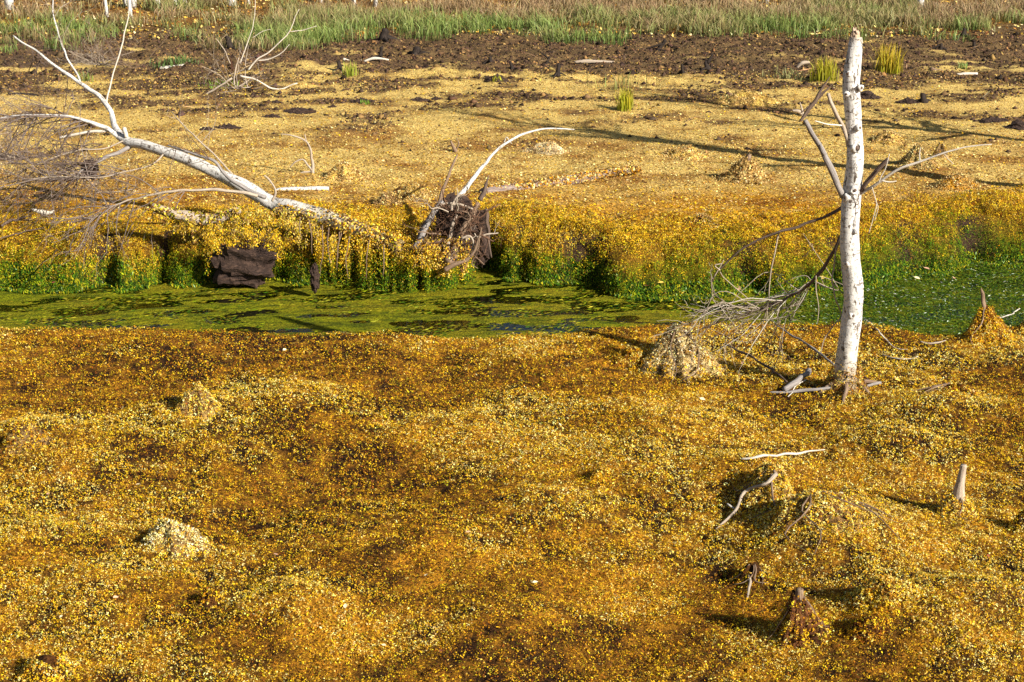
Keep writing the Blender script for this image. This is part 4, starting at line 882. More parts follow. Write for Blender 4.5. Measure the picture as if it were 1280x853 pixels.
# pale dangling moss below trunk and bank log
its = []
for i in range(90):
    px = RNG.uniform(190, 430); py = np.interp(px, [190, 250, 330, 380, 430], [262, 272, 262, 276, 300]) + RNG.uniform(-10, 8)
    a = PY(px, py, RNG.uniform(13.05, 13.3)); its.append((a[0], a[1], a[2], a[2] - RNG.uniform(0.05, 0.22)))
strands('dangling_moss', fb, its, n_per=60, wid=0.012, pal=[STRAW, TAN, lin(170, 150, 90), BROWN, OLIVE, GOLD])['label'] = 'tan dried moss dangling below the trunk'
# hanging rootlets under the trunk foot
mb = MB()
for px, y0, y1 in [(386, 275, 318), (403, 282, 345), (411, 285, 330), (424, 290, 338), (427, 292, 322), (437, 296, 348), (376, 272, 300), (462, 300, 350), (480, 305, 345)]:
    a = PY(px, y0, 13.0); b = PY(px + RNG.normal(0, 3), y1, 12.97); m_ = (a + b) / 2 + RNG.normal(0, .012, 3)
    mb.tube([a, m_, b], [0.005, 0.0045, 0.002], 5, 0.3, seg=6)
mb.build('rootlets', M_ROOT, fb)['kind'] = 'stuff'

# mossy log lying on the bank under the crown
def log(pts, Yv, mat, label, name='log', sides=12, cover=0, pal=None, wob=0.2, cols=None):
    q, r = pline(pts, Yv); t = thing(name, q[0], label, 'log')
    mb = MB(); mb.tube(q, r, sides, wob, seg=6, cols=cols, jit=0.25); mb.build('log_body', mat, t)
    if cover:
        Q, R2, _ = resample(q, r, 20); ii = RNG.integers(0, len(Q), cover); th = RNG.uniform(0, 6.28, cover)
        out = np.stack([0 * th, np.cos(th), np.sin(th)], 1)
        flakes('moss_cover', Q[ii] + out * R2[ii][:, None] * 1.05, out, RNG.uniform(0.014, 0.032, cover), vary(pick(pal, np.ones((cover, len(pal))), cover)), t, tilt=0.5)
    return t
log([(190, 258, 8), (205, 263, 12), (225, 270, 14), (248, 274, 15), (268, 274, 13), (284, 268, 11), (300, 262, 8)], 13.15, M_TWIG, 'crooked log wrapped in tan moss on the bank edge below the fallen birch', 'mossy_log', 10, 1100, [STRAW, TAN, BROWN, OLIVE])
log([(605, 243, 16), (622, 240, 17), (650, 236, 15), (690, 229, 13), (725, 223, 12), (760, 217, 10), (800, 211, 7)], np.linspace(14.75, 15.7, 7), M_TWIGM, 'half-sunken pale log behind the upturned roots, overgrown with straw moss', 'sunken_log', 12, 6500, [STRAW, TAN, TAN, OCHRE, OCHRE, BROWN, lin(232, 208, 146)])
log([(341, 241, 6), (352, 239, 9), (375, 237.5, 8), (398, 236.5, 7), (411, 236, 5)], 14.9, M_BIRCH, 'short bleached birch pole lying right of the fallen trunk', 'birch_pole', 9, 0)
log([(10, 120, 8), (25, 122, 14), (45, 124, 13), (60, 124, 6)], 20.3, M_BURNT, 'dark rotten log lying at the far left edge', 'rotten_log', 9, 0)
log([(1163, 86, 6), (1172, 91, 10), (1183, 93, 8), (1192, 95, 5)], 22.6, M_ROOT, 'brown driftwood chunk on the peat at the far right', 'driftwood', 8, 0)
log([(1192, 95, 4), (1206, 93, 5), (1222, 92, 3)], 22.4, M_TWIGW, 'pale driftwood sliver next to the brown driftwood chunk', 'driftwood', 6, 0)
log([(200, 86, 6), (215, 85, 8), (232, 82, 5)], 22.9, M_TWIGW, 'bleached driftwood log right of the dead brush at upper left', 'driftwood', 8, 0)
log([(429, 74, 4), (440, 78, 4.5), (452, 76, 3)], 23.4, M_TWIGW, 'thin bleached driftwood curve above the small grass tuft', 'driftwood', 6, 0)
log([(455, 77, 3), (468, 73, 4), (486, 75, 2)], 23.3, M_TWIGW, 'thin bleached driftwood piece pointing to the dark stick stump', 'driftwood', 6, 0)
log([(718, 78, 3), (735, 77, 5), (768, 78, 3)], 23.2, M_TWIG, 'long tan driftwood piece on the dark peat, centre right', 'driftwood', 6, 0)
log([(40, 262, 3), (52, 265, 7), (62, 266, 5), (68, 263, 2)], 13.75, M_TWIGW, 'white bark scrap lying on the left bank top', 'bark_scrap', 7, 0)
log([(996, 240 - 155, 3), (1003, 79, 5), (1012, 78, 3)], 22.5, M_TWIG, 'short tan driftwood chip left of the birch top', 'driftwood', 6, 0)

# dark peat face exposed in the bank
def clod(px, py, Yv, size, label, name='peat_block', layers=True, n=3000, mat=None, cat='peat', group=None, ground=False, seed=0):
    c = G(px, py) if ground else PY(px, py, Yv)
    th = np.linspace(0, 2 * math.pi, 34, endpoint=False); ph = np.linspace(0.02, math.pi - 0.02, 22)
    pg, tg = np.meshgrid(ph, th, indexing='ij')
    d = np.stack([np.sin(pg) * np.cos(tg), np.sin(pg) * np.sin(tg), np.cos(pg)], -1)
    e = 0.75
    d2 = np.sign(d) * np.abs(d) ** e
    ph_ = seed * 7.7 + px
    nz = fbm(d2[..., 0] * 2.2 + ph_, d2[..., 2] * 3.5 + d2[..., 1], 101 + seed, 4) * 0.9
    if layers: nz = nz + 0.16 * np.round(2 * np.sin(d2[..., 2] * 9 + 2.2 * d2[..., 0] + ph_)) / 2
    crk = fbm(tg * 3.1 + ph_, pg * 8, 131 + seed, 3)
    v = c + d2 * np.array(size) * (1 + 0.75 * nz[..., None] + 0.35 * crk[..., None])
    fs = []
    for i in range(21):
        for k_ in range(34):
            k2 = (k_ + 1) % 34; fs.append((i * 34 + k_, (i + 1) * 34 + k_, (i + 1) * 34 + k2, i * 34 + k2))
    fs.append(tuple(range(34))); fs.append(tuple(21 * 34 + k_ for k_ in range(33, -1, -1)))
    mb = MB(); mb.add(v.reshape(-1, 3), fs)
    if ground:
        mb = MB(); mb.add((c + (v - c) * np.array([0.6, 0.6, 0.6])).reshape(-1, 3), fs); oc = np.array([[1, 0, 0], [0, 1, 0], [-1, 0, 0], [0, -1, 0], [0, 0, 1], [0, 0, -.6], [.6, .6, .5], [-.6, .5, .5], [-.5, -.6, .5], [.6, -.6, .45]], float)
        of = [(0, 6, 9), (6, 1, 7), (7, 2, 8), (8, 3, 9), (6, 7, 4), (7, 8, 4), (8, 9, 4), (9, 6, 4), (0, 1, 6), (1, 2, 7), (2, 3, 8), (3, 0, 9), (1, 0, 5), (2, 1, 5), (3, 2, 5), (0, 3, 5)]
        for j in range(int(26 + 300 * size[0])):
            a = RNG.uniform(0, 1) ** 0.7 * 0.95 * np.array([math.cos(j * 2.4), math.sin(j * 2.4)]); rr_ = math.hypot(*a); k_ = size[2] * RNG.uniform(0.25, 0.75) * (1.25 - min(rr_, 1.0) * 0.6)
            qx, qy = c[0] + a[0] * size[0], c[1] + a[1] * size[1]
            mb.add(np.array([qx, qy, zat(qx, qy) + max(0, 0.7 - rr_) * size[2] * RNG.uniform(0, 1)]) + oc * k_ * RNG.uniform(0.5, 1.3, (10, 3)) * np.array([1.3, 1.1, 0.9]), of)
    o = mb.build(name, mat or M_PEAT, None, smooth=False, origin=c)
    return tag(o, label, cat, group)
clod(305, 326, 13.16, (0.23, 0.13, 0.19), 'dark layered block of peat exposed in the mossy bank below the fallen trunk')
clod(393, 348, 12.86, (0.035, 0.05, 0.10), 'dark wet root knob standing in the bank cleft above the water', 'wet_root', cat='root', seed=1)
clod(374, 140, 0, (0.20, 0.12, 0.06), 'dark brown peat heap on the flat above the fallen birch', 'peat_heap', ground=True, seed=2, layers=False)
clod(340, 146, 0, (0.12, 0.07, 0.035), 'small low peat clod left of the dark peat heap', 'peat_clod', ground=True, seed=3, layers=False)
clod(285, 160, 0, (0.17, 0.10, 0.04), 'flat dark peat patch left of the small peat clod', 'peat_clod', ground=True, seed=4, layers=False)
clod(258, 162, 0, (0.10, 0.06, 0.03), 'small peat crumb at the left end of the peat clods', 'peat_clod', ground=True, seed=5, layers=False)
clod(525, 126, 0, (0.12, 0.09, 0.045), 'dark peat clod above the centre of the flat', 'peat_clod', ground=True, seed=6, layers=False)
clod(452, 128, 0, (0.18, 0.10, 0.045), 'broad dark peat clod with a green sprig, left of centre', 'peat_clod', ground=True, seed=7, layers=False)
clod(415, 134, 0, (0.05, 0.05, 0.03), 'lone tiny peat crumb right of the dark peat heap', 'peat_clod', ground=True, seed=8, layers=False)
clod(545, 124, 0, (0.08, 0.06, 0.03), 'tiny peat clod right of the centre peat clod', 'peat_clod', ground=True, seed=9, layers=False)
clod(1135, 128, 0, (0.14, 0.1, 0.05), 'low dark peat clod left of the curled dark stump at right', 'peat_clod', ground=True, seed=10, layers=False)
clod(1085, 122, 0, (0.12, 0.1, 0.09), 'dark peat lump just right of the birch trunk', 'peat_clod', ground=True, seed=11, layers=False)
clod(620, 100, 0, (0.15, 0.12, 0.07), 'reddish dark peat lump at the front edge of the peat belt', 'peat_clod', ground=True, seed=12, layers=False)
clod(1275, 160, 0, (0.14, 0.12, 0.08), 'dark peat lump at the right frame edge', 'peat_clod', ground=True, seed=13, layers=False)
clod(345, 128, 0, (0.06, 0.05, 0.03), 'small peat crumb above the dark peat heap', 'peat_clod', ground=True, seed=14, layers=False)
clod(1240, 152, 0, (0.2, 0.12, 0.05), 'wide dark peat clod left of the lump at the right frame edge', 'peat_clod', ground=True, seed=15, layers=False)

# ------------------------------------------------------------------ upturned root plate with a curved limb
rp = PY(560, 325, 13.15)
up_ = thing('upturned_roots', rp, 'upturned birch root plate with a curved white limb on the far bank', 'uprooted stump')
def clump(parent, name, px, py, Yv, size, seed):
    o = clod(px, py, Yv, size, None, name, layers=False, seed=seed); o.parent = parent
    o.location = (np.array(o.location) - world_loc(parent)).tolist()
    for k_ in ('category', 'label'):
        if k_ in o: del o[k_]
    return o
clump(up_, 'soil_core', 570, 282, 13.38, (0.16, 0.10, 0.24), 21)
clump(up_, 'soil_core', 590, 300, 13.45, (0.15, 0.1, 0.24), 22)
branch(up_, [(560, 262, 14), (575, 246, 12), (583, 236, 10), (592, 222, 8), (605, 206, 6.6), (620, 190, 5.6), (638, 176, 4.8), (655, 167, 4.6), (676, 162, 3.8), (700, 161, 3), (718, 162, 2)], np.linspace(13.4, 14.1, 11), M_BIRCH, 'limb', 10, label='curved white limb arching right')
branch(up_, [(628, 184, 2), (633, 172, 1.8), (640, 180, 1)], 13.9, M_TWIGW, 'twig', 4, 0)
branch(up_, [(524, 300, 12), (530, 283, 11), (538, 268, 10), (547, 256, 9), (553, 243, 6), (558, 226, 5), (566, 208, 4), (572, 194, 3)], np.linspace(13.15, 13.5, 8), M_ROOT, 'root', 8, 0.2)
branch(up_, [(518, 312, 12), (528, 292, 11), (536, 276, 9), (544, 262, 8), (552, 252, 6)], np.linspace(13.1, 13.3, 5), M_GREY, 'root', 8, 0.2)
branch(up_, [(560, 330, 20), (564, 318, 17), (572, 302, 13), (582, 285, 11), (591, 270, 9), (598, 255, 7)], np.linspace(12.98, 13.25, 6), M_ROOT, 'root', 10, 0.2, label='thick pale root sweeping up across the plate')
branch(up_, [(556, 318, 9), (560, 300, 7), (566, 284, 6), (570, 268, 4)], np.linspace(13.05, 13.2, 4), M_TWIG, 'root', 7, 0.2)
branch(up_, [(556, 338, 10), (572, 330, 8), (585, 322, 6.5), (594, 312, 5), (599, 298, 4), (602, 285, 2.4)], np.linspace(12.9, 12.95, 6), M_ROOT, 'root', 7, 0.15)
branch(up_, [(599, 300, 3), (596, 316, 2.6), (590, 330, 2), (597, 336, 1.2)], 12.93, M_ROOT, 'root', 5, 0.1)
branch(up_, [(577, 298, 4), (588, 296, 3.4), (592, 306, 3), (588, 318, 2)], 12.95, M_TWIG, 'root', 5, 0.1)
branch(up_, [(607, 262, 7), (610, 282, 6), (611, 305, 4), (614, 322, 2.4)], 13.3, M_TWIGD, 'root', 6, 0.2)
branch(up_, [(600, 250, 9), (606, 240, 8), (608, 228, 4), (610, 220, 2)], 13.4, M_TWIGD, 'root', 6, 0.3)
branch(up_, [(540, 262, 5), (556, 255, 4.5), (575, 256, 4), (592, 262, 3)], 13.2, M_TWIG, 'root', 6, 0.2)
for i in range(16):
    a0 = RNG.uniform(0, 6.28); s0 = PY(568 + 18 * math.cos(a0), 285 + 22 * math.sin(a0), RNG.uniform(13.02, 13.3)); m = MB()
    spray(m, s0, np.array([math.cos(a0), RNG.uniform(-0.6, 0.1), -math.sin(a0) * 1.0 + 0.1]), RNG.uniform(0.18, 0.36), RNG.uniform(0.006, 0.013), 2, 3, 0.7, 0.6, -0.02, sides=6)
    m.build('root', [M_ROOT, M_REDROOT, M_TWIG][i % 3], up_)
m = MB()
for i in range(240):
    s = PY(RNG.uniform(532, 600), RNG.uniform(252, 318), RNG.uniform(13.0, 13.35))
    spray(m, s, np.array([RNG.normal(0, 0.8), -0.4, RNG.normal(0, 0.8)]), RNG.uniform(0.05, 0.15), RNG.uniform(0.002, 0.005), 1, 2, 0.9, 0.9, 0.0)
m.build('rootlets', M_REDROOT, up_)['kind'] = 'stuff'
its = []
for i in range(60):
    a = PY(RNG.uniform(520, 585), RNG.uniform(296, 335), RNG.uniform(12.9, 13.1)); its.append((a[0], a[1], a[2], a[2] - RNG.uniform(0.04, 0.14)))
strands('clinging_moss', up_, its, n_per=70, wid=0.016, pal=[STRAW, GOLD, OCHRE, TAN, BROWN])

# ------------------------------------------------------------------ dead brush, saplings, small dead plants
def brush(px, py, label, n, length, r, mat, dirn=(0, 0, 0.8), spread=0.8, group=None, name='dead_bush', grav=0.0, depth=2, cat='bush', core=None, mat2=None):
    c = G(px, py); t = thing(name, c, label, cat, group)
    for j in range(n):
        m = MB(); s = c + np.append(RNG.normal(0, 0.07, 2), 0.0)
        spray(m, s, np.array(dirn) + RNG.normal(0, spread, 3) * np.array([1, 0.6, 0.5]), length * RNG.uniform(0.5, 1.2), r * RNG.uniform(0.6, 1.2), depth, 4, 0.6, 0.3, grav, True)
        m.build('stem', mat2 if (mat2 and j % 3 == 0) else mat, t)
    return t
bsh = brush(300, 112, 'dead bare bush with pale crooked stems on the peat edge, upper left', 11, 0.7, 0.008, M_TWIG, (0, 0, 0.4), 0.9, mat2=M_TWIGD)
for pts in ([(310, 88, 5), (320, 76, 4.6), (335, 66, 4), (350, 52, 3.4), (362, 40, 3), (368, 24, 2.4), (374, 12, 1.6)], [(362, 40, 2.6), (378, 38, 2.2), (396, 33, 1.6)], [(322, 76, 3.4), (338, 74, 3), (352, 66, 2.4), (362, 56, 1.5)], [(300, 80, 3.4), (308, 58, 3), (316, 34, 2.4), (319, 6, 1.8), (318, -8, 1.4)], [(288, 80, 3.4), (280, 62, 2.8), (270, 48, 2)], [(294, 112, 4), (293, 96, 5), (296, 82, 4.6), (298, 72, 3)], [(315, 48, 2), (328, 40, 1.6), (338, 37, 1.1)]):
    branch(bsh, [(a, b, w * 0.6) for a, b, w in pts], bsh.location[1] + 0.05, M_TWIGW if pts[0][0] > 299 else M_TWIG, 'stem', 6, 0.1)
branch(bsh, [(300, 95, 3.5), (320, 100, 3.2), (345, 112, 2.8), (372, 104, 2)], bsh.location[1] - .2, M_TWIGW, 'stem', 6, 0.1)
branch(bsh, [(290, 98, 3.5), (262, 116, 3), (235, 134, 2.4), (212, 152, 1.6)], bsh.location[1] - .5, M_TWIG, 'stem', 6, 0.1)
brush(125, 82, 'tangle of dead grey brush in front of the grass, upper left', 30, 0.55, 0.006, M_TWIG, (0, 0, 0.3), 0.9, name='dead_brush', mat2=M_TWIGD)
brush(60, 84, 'smaller dead grey brush behind the white fork tip', 9, 0.5, 0.005, M_TWIGD, (0, 0, 0.3), 0.9, name='dead_brush')
brush(165, 84, 'reddish dead brush right of the grey tangle, upper left', 9, 0.6, 0.005, M_ROOT, (0.2, 0, 0.6), 0.7, name='dead_brush')
brush(15, 200, 'dense purple-grey twig brush at the left frame edge', 26, 0.7, 0.005, M_TWIGD, (-0.5, 0, 0.1), 0.7, name='dead_brush', mat2=M_TWIG)
brush(100, 226, 'dark tangled twig heap under the fallen birch fork', 12, 0.45, 0.005, M_TWIGD, (-0.2, -.1, 0.15), 0.8, name='dead_brush', mat2=M_TWIG)
brush(155, 246, 'brown twig heap on the bank top under the fallen trunk', 10, 0.4, 0.0045, M_TWIGD, (-0.2, -.1, 0.1), 0.8, name='dead_brush', mat2=M_TWIG)
clod(112, 212, 14.35, (0.07, 0.07, 0.08), 'dark upturned turf clod under the fork of the fallen birch', 'turf_clod', layers=False, seed=31)
def plant_from(label, lines, Yv, mat, name='dead_sapling', cat='sapling'):
    c = G(lines[0][0][0], lines[0][0][1]); t = thing(name, c, label, cat)
    for ln in lines: branch(t, ln, c[1] + Yv, mat, 'stem', 6, 0.15)
    return t
plant_from('bent dead sapling with hooked tip on the flat above the fallen birch', [[(391, 217, 7), (391, 205, 5), (389, 192, 4), (385, 180, 3.4), (376, 173, 3), (362, 169, 2.4), (350, 168, 1.5)], [(387, 186, 3), (383, 178, 2.6), (381, 168, 2)], [(392, 216, 4), (384, 206, 3.4), (378, 200, 3), (368, 203, 2.6), (362, 210, 2)], [(390, 214, 3), (380, 216, 4), (372, 218, 2)]], 0, M_TWIG)
plant_from('dead twig sprig behind the upturned roots', [[(570, 190, 7), (567, 183, 6), (564, 176, 3)], [(569, 188, 3), (574, 180, 2.4), (571, 173, 1.6)]], 0, M_ROOT, 'dead_sprig', 'twig')
plant_from('leaning dark broken snag with pale splinters left of the birch trunk', [[(1000, 152, 5), (1010, 139, 6), (1021, 122, 5.5), (1030, 108, 4), (1037, 96, 1.5)], [(1003, 149, 3), (1016, 133, 4), (1027, 118, 3), (1040, 106, 1.2)], [(1001, 141, 2), (1018, 128, 2.4), (1030, 116, 2), (1042, 104, 1)]], 0, M_TWIGD, 'leaning_snag', 'snag')
plant_from('fan of bleached splinters at the foot of the leaning dark snag', [[(1004, 147, 6), (998, 140, 7), (990, 138, 4)], [(1006, 148, 5), (1003, 136, 4), (1000, 128, 2)], [(1000, 150, 4), (985, 150, 4), (968, 152, 2)]], 0.1, M_TWIG, 'wood_splinters', 'splinters')
def thin(pts, label, mat=M_TWIGD): return stick(pts, mat, label)
thin([(0, 300, 2), (40, 290, 2.4), (90, 280, 2.4), (150, 268, 2)], 'thin dark twig lying along the left bank top')
thin([(92, 300, 2), (88, 312, 2.2), (82, 322, 2)], 'tiny brown twig stuck to the left bank face')
thin([(2, 285, 3), (18, 278, 5), (38, 272, 3)], 'short dark stick on the bank at the left frame edge')

# ------------------------------------------------------------------ burnt stumps on the peat
def burnt(px, py, hgt, w, label, tilt=(0, 0), arm=None):
    c = G(px, py); t = thing('burnt_stump', c, label, 'stump', 'dark stumps on the peat belt')
    w *= RNG.uniform(0.55, 0.9); hgt *= RNG.uniform(0.55, 0.95); tilt = (tilt[0] + RNG.normal(0, .2), tilt[1])
    mb = MB(); r = pxr(w, c[1]); d = np.array([tilt[0], tilt[1], 1.0]) * hgt
    mb.tube([c - np.array([0, 0, 0.03]), c + d * 0.15, c + d * 0.55, c + d * 0.9, c + d], [r * 1.9, r * 1.25, r, r * 0.95, r * 0.5], 9, 0.3, seg=3)
    mb.build('trunk', M_BURNT, t)
    for k_ in range(3):
        a = RNG.uniform(0, 6.28); e = c + np.array([math.cos(a) * r * 4, math.sin(a) * r * 4, 0]); e[2] = zat(e[0], e[1])
        mb = MB(); mb.tube([c + d * 0.15, (c + e) / 2 + np.array([0, 0, 0.02]), e], [r * 0.8, r * 0.5, r * 0.2], 5, 0.2, seg=3); mb.build('root', M_BURNT, t)
    if arm:
        mb = MB(); mb.tube([c + d * 0.7, c + d * 0.7 + np.array(arm) * 0.5, c + d * 0.7 + np.array(arm)], [r * .8, r * .6, r * .3], 6, .25, seg=3); mb.build('stub', M_BURNT, t)
    return t
burnt(697, 93, 0.20, 8, 'thick upright black stump at the centre of the peat belt')
burnt(683, 80, 0.16, 5, 'black crooked stump with a side arm left of the thick black stump', (0.25, 0), (-0.12, 0, 0.10))
burnt(639, 87, 0.15, 6, 'small dark stump left of the pair of black stumps')
burnt(474, 73, 0.17, 5, 'thin dark stick stump above the left driftwood')
burnt(424, 87, 0.16, 6, 'short dark stump just left of the small grass tuft')
burnt(823, 64, 0.20, 6, 'leaning black snag near the grass, right of centre', (0.5, 0), (-0.25, 0, -0.08))
burnt(853, 92, 0.16, 6, 'plain dark stump left of two at the right of centre')
burnt(885, 87, 0.18, 7, 'rough dark stump right of the plain one, right of centre', (0, 0), (0.08, 0, 0.12))
burnt(1155, 128, 0.18, 9, 'curled dark stump on straw ground right of the birch', (-0.15, 0))
burnt(1174, 62, 0.16, 6, 'dark bent snag below the grass, right of the yellow tuft', (0.35, 0), (-0.12, 0, -0.05))
burnt(1216, 60, 0.17, 7, 'small black stump below the grass, second from the right edge')
burnt(1248, 100, 0.10, 5, 'low dark stub on the peat near the right edge', (0.5, 0))
burnt(1205, 46, 0.2, 6, 'black stump at the foot of the grass near the right', (0.2, 0))
burnt(520, 68, 0.12, 10, 'low dark root stump under the grass left of centre')
burnt(480, 50, 0.22, 12, 'dark stump sunk in the grass left of centre')
burnt(290, 62, 0.24, 12, 'dark stump behind the dead bush at upper left')
burnt(612, 78, 0.12, 6, 'tiny dark stump in the grass shade, centre')

# ------------------------------------------------------------------ grass tufts
def tuft(px, py, n, hgt, rad, label, c1, c2, lean=0.5, wid=0.010):
    c = G(px, py); t = thing('grass_tuft', c, label, 'grass tuft', 'grass tufts on the peat')
    b = np.stack([c[0] + RNG.normal(0, rad, n), c[1] + RNG.normal(0, rad, n), np.zeros(n)], 1); b[:, 2] = hgrid(b[:, 0], b[:, 1]) - 0.01
    h_ = hgt * RNG.uniform(0.45, 1.1, n); f = RNG.random(n)
    blades('blades', b, h_, np.full(n, wid) * RNG.uniform(.7, 1.3, n), RNG.uniform(0.02, lean, n), vary(smix(np.tile(c1, (n, 1)), np.tile(c2, (n, 1)), f * 0.5)), vary(smix(np.tile(c1, (n, 1)), np.tile(c2, (n, 1)), 0.4 + f * 0.6)), parent=t)
    return t
GY1, GY2 = lin(122, 134, 20), lin(204, 186, 56)
tuft(782, 137, 130, 0.28, 0.05, 'bright yellow-green grass tuft alone on the flat, right of centre', GY1, GY2, 0.3)
tuft(1111, 91, 240, 0.40, 0.075, 'large yellow-green grass tuft with tan tips right of the birch', GY1, lin(214, 176, 60), 0.45)
tuft(1031, 100, 200, 0.32, 0.07, 'yellow-green grass tuft just left of the birch top', GY1, GY2, 0.45)
tuft(437, 96, 60, 0.22, 0.05, 'small bright green tuft beside the left driftwood', lin(120, 138, 40), lin(180, 184, 70), 0.25)
tuft(219, 80, 110, 0.16, 0.13, 'low broad green tuft right of the dead brush', lin(70, 100, 44), lin(120, 140, 76), 0.6, 0.012)
tuft(985, 98, 70, 0.16, 0.14, 'sparse grey-green tuft left of the tuft by the birch', lin(110, 120, 70), lin(170, 166, 110), 0.6)
tuft(780, 108, 40, 0.22, 0.16, 'sparse wispy green sprigs behind the bright tuft', lin(110, 120, 60), lin(170, 160, 90), 0.5)
tuft(456, 130, 30, 0.07, 0.03, 'tiny green sprig on the broad peat clod', lin(100, 140, 40), lin(150, 180, 70), 0.5)
tuft(108, 100, 40, 0.16, 0.05, 'small green sprig below the dead brush at the left', lin(100, 120, 50), lin(150, 160, 80), 0.3)
tuft(622, 102, 25, 0.10, 0.04, 'little yellow sprig on the reddish peat lump', lin(150, 160, 30), lin(210, 200, 60), 0.4)
tuft(1202, 87, 30, 0.12, 0.03, 'small pale green sprig by the driftwood at the far right', lin(100, 140, 50), lin(190, 200, 130), 0.3)
tuft(275, 110, 45, 0.14, 0.12, 'green sprigs at the foot of the dead bush', lin(90, 130, 30), lin(150, 170, 60), 0.5)

# ------------------------------------------------------------------ birch trees behind the grass and to the right
def tree(x, y, hgt, r, label, lean=(0, 0), nb=10, group='birch trees behind the grass', crown=True, blen=0.8, name='birch_tree', up=0.7, depth=2, frm=0.3, bth=0.35):
    c = np.array([x, y, zat(x, y)]); t = thing(name, c, label, 'tree', group)
    pts = [c + np.array([lean[0] * f * hgt + RNG.normal(0, .02) * (f > 0), lean[1] * f * hgt, f * hgt - 0.05 * (f == 0)]) for f in np.linspace(0, 1, 7)]
    mb = MB(); mb.tube(pts, np.linspace(r, r * 0.2, 7) * np.array([1.35, 1, 1, 1, 1, 1, 1]), 12, 0.12, seg=4); mb.build('trunk', M_BIRCH, t)
    if crown:
        m = MB()
        for i in range(nb):
            f = RNG.uniform(frm, 0.98); k_ = min(int(f * 6), 5); s = pts[k_] + (pts[k_ + 1] - pts[k_]) * (f * 6 - k_)
            a = RNG.uniform(0, 6.28)
            spray(m, s, np.array([math.cos(a), math.sin(a), up]), blen * (1.25 - f) * RNG.uniform(0.7, 1.3), bth * r * (1.2 - f), depth, 4, 0.5, 0.25, 0.02)
        m.build('crown', M_TWIGD, t)['kind'] = 'stuff'
    return t
bt = [(12, 14, 9, 'far left white birch trunk, thickest at the upper left corner', (-.1, 0)), (134, 22, 3.4, 'slim pale sapling trunk above the dead brush', (-.1, 0)), (158, 10, 6, 'left one of three close white trunks', (-.1, 0)), (164, 24, 4, 'slim middle one of three close white trunks', (-.08, 0)), (167, 10, 6, 'right one of three close white trunks', (0, 0)), (195, 15, 4, 'left of a twin pair of slim white trunks', (0, 0)), (199, 15, 3.4, 'right of a twin pair of slim white trunks', (0, 0)), (222, 10, 5, 'leaning white trunk right of the twin pair', (-.25, 0)), (231, 6, 5, 'upright white trunk beside the leaning one', (0, 0)), (290, 7, 9, 'stout white trunk above the dead bush', (-.15, 0)), (312, 4, 3, 'slim white trunk right of the stout one', (-.15, 0)), (402, 4, 4, 'slim white trunk standing alone left of centre', (-.05, 0)), (442, 9, 5, 'white trunk behind the grass left of centre', (0, 0)), (469, 9, 4, 'slim white trunk right of the white trunk behind the grass', (.1, 0)), (1150, 16, 7, 'short white trunk behind the grass at the right', (0, 0)), (958, 3, 4, 'slim white trunk base above the grass right of centre', (0, 0))]
for px, py, w, lab, ln in bt:
    g = G(px, py); tree(g[0], g[1], 4.6 + RNG.uniform(-.6, 1), pxr(w, g[1]), lab, ln, nb=7, blen=0.8, depth=1)
# two bare trees beside the right frame edge: their branch shadows fall across the flat
tree(5.30, 14.45, 4.4, 0.11, 'bare birch on the far bank just outside the right frame edge', (0.03, -0.02), 26, 'bare birches right of the view', blen=1.35, frm=0.28, up=0.9, bth=0.36)
tree(6.60, 16.35, 3.8, 0.10, 'bare birch further back outside the right frame edge', (0.03, 0), 24, 'bare birches right of the view', blen=1.35, frm=0.25, up=0.9, bth=0.36)

# ------------------------------------------------------------------ single fallen leaves
def leaf(px, py, s, col, label, dz=0.02):
    c = G(px, py); c[2] += dz
    L = s * (c[1] * math.cos(TH) + 0.9) / F * 0.5
    a = RNG.uniform(0, 6.28); t = np.array([math.cos(a), math.sin(a), RNG.normal(0, .2)]); n_ = unit(np.array([RNG.normal(0, .3), -0.3, 1])); b = np.cross(n_, t)
    outl = [(-1, 0, 0), (-.5, .5, .1), (.1, .6, .16), (.6, .35, .1), (1.05, 0, .0), (.6, -.35, .1), (.1, -.6, .16), (-.5, -.5, .1), (0, 0, -.05)]
    v = [c + t * p_[0] * L + b * p_[1] * L + n_ * p_[2] * L for p_ in outl]
    fs = [(i, (i + 1) % 8, 8) for i in range(8)]
    st = len(v); v += [c - t * L - b * .05 * L, c - t * L + b * .05 * L, c - t * 1.7 * L + n_ * .2 * L]; fs.append((st, st + 1, st + 2))
    mb = MB(); mb.add(v, fs, cols=np.tile(col, (len(v), 1))); o = mb.build('fallen_leaf', M_FLAKE, None, origin=c)
    return tag(o, label, 'leaf', 'single fallen leaves on the moss')
PK, CR, YL, BR = lin(226, 176, 140), lin(244, 226, 180), lin(230, 196, 90), lin(150, 86, 60)
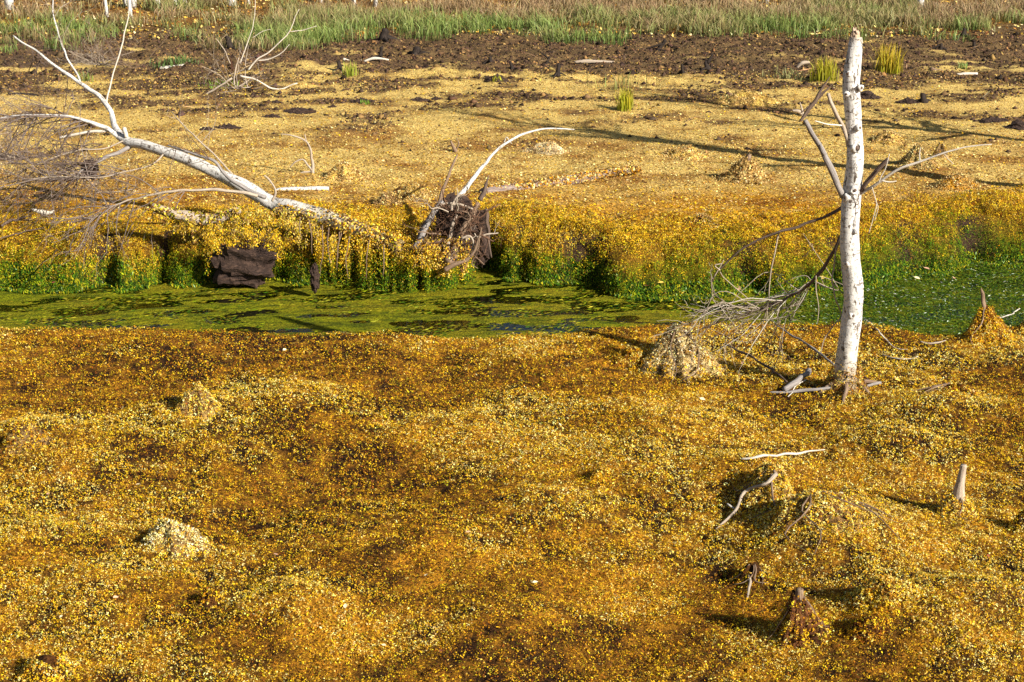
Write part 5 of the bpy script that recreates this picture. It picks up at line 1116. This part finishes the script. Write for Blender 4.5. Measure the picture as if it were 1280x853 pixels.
for a in [(1256, 625, 9, YL, 'yellow fallen leaf near the right edge, right of the grey snag'), (1272, 572, 7, CR, 'cream fallen leaf at the right edge above the grey snag'), (1073, 590, 9, CR, 'white fallen leaf on the crest of the broad root mound'), (1052, 621, 6, CR, 'tiny white leaf left of the broad root mound crest'), (145, 752, 9, PK, 'pink fallen leaf at the lower left below the straw hump'), (77, 776, 6, CR, 'small cream leaf at the lower left corner'), (420, 500, 9, CR, 'cream leaf on the moss left of centre'), (356, 441, 7, CR, 'cream leaf near the water edge left of centre'), (345, 698, 8, PK, 'pale pink leaf right of the straw hump'), (292, 832, 7, PK, 'small pinkish leaf at the bottom left'), (533, 724, 9, CR, 'cream curled leaf in the lower centre'), (551, 820, 10, BR, 'reddish brown leaf at the bottom centre'), (432, 763, 9, CR, 'pale leaf on the lower left centre moss'), (669, 733, 8, CR, 'cream leaf right of the lower centre'), (700, 535, 7, CR, 'small cream leaf in the middle moss'), (792, 563, 7, YL, 'yellow leaf in the middle right moss'), (878, 503, 8, CR, 'cream leaf below the pointed grey stump'), (822, 509, 7, YL, 'yellow leaf left of the cream leaf below the stump'), (1122, 479, 8, YL, 'yellow leaf right of the birch foot'), (928, 458, 7, PK, 'pinkish leaf beside the twig brush'), (60, 622, 6, PK, 'tiny pink leaf at the left moss'), (173, 610, 7, CR, 'small cream leaf on the left moss above the straw hump'), (585, 670, 7, PK, 'small pink leaf in the middle moss'), (1235, 700, 7, BR, 'brown leaf near the right edge below the yellow leaf'), (480, 812, 7, CR, 'cream leaf at the bottom left centre')]:
    leaf(*a)
for px, py, s, col, lab in [(922, 365, 12, PK, 'pink leaf caught low on the green bank behind the drooping branch'), (1028, 352, 12, YL, 'pale yellow leaf on the green bank left of the birch trunk'), (1158, 340, 9, PK, 'pinkish leaf on the green bank at the right'), (1146, 352, 8, CR, 'round cream leaf on the green bank at the right'), (808, 362, 9, BR, 'brown leaf at the waterline of the far bank'), (826, 358, 8, YL, 'yellow leaf at the waterline beside the brown one'), (68, 358, 9, BR, 'reddish leaf at the waterline on the left bank'), (1192, 352, 8, PK, 'small pink leaf low on the bank at the far right')]:
    leaf(px, py, s, col, lab, 0.03)
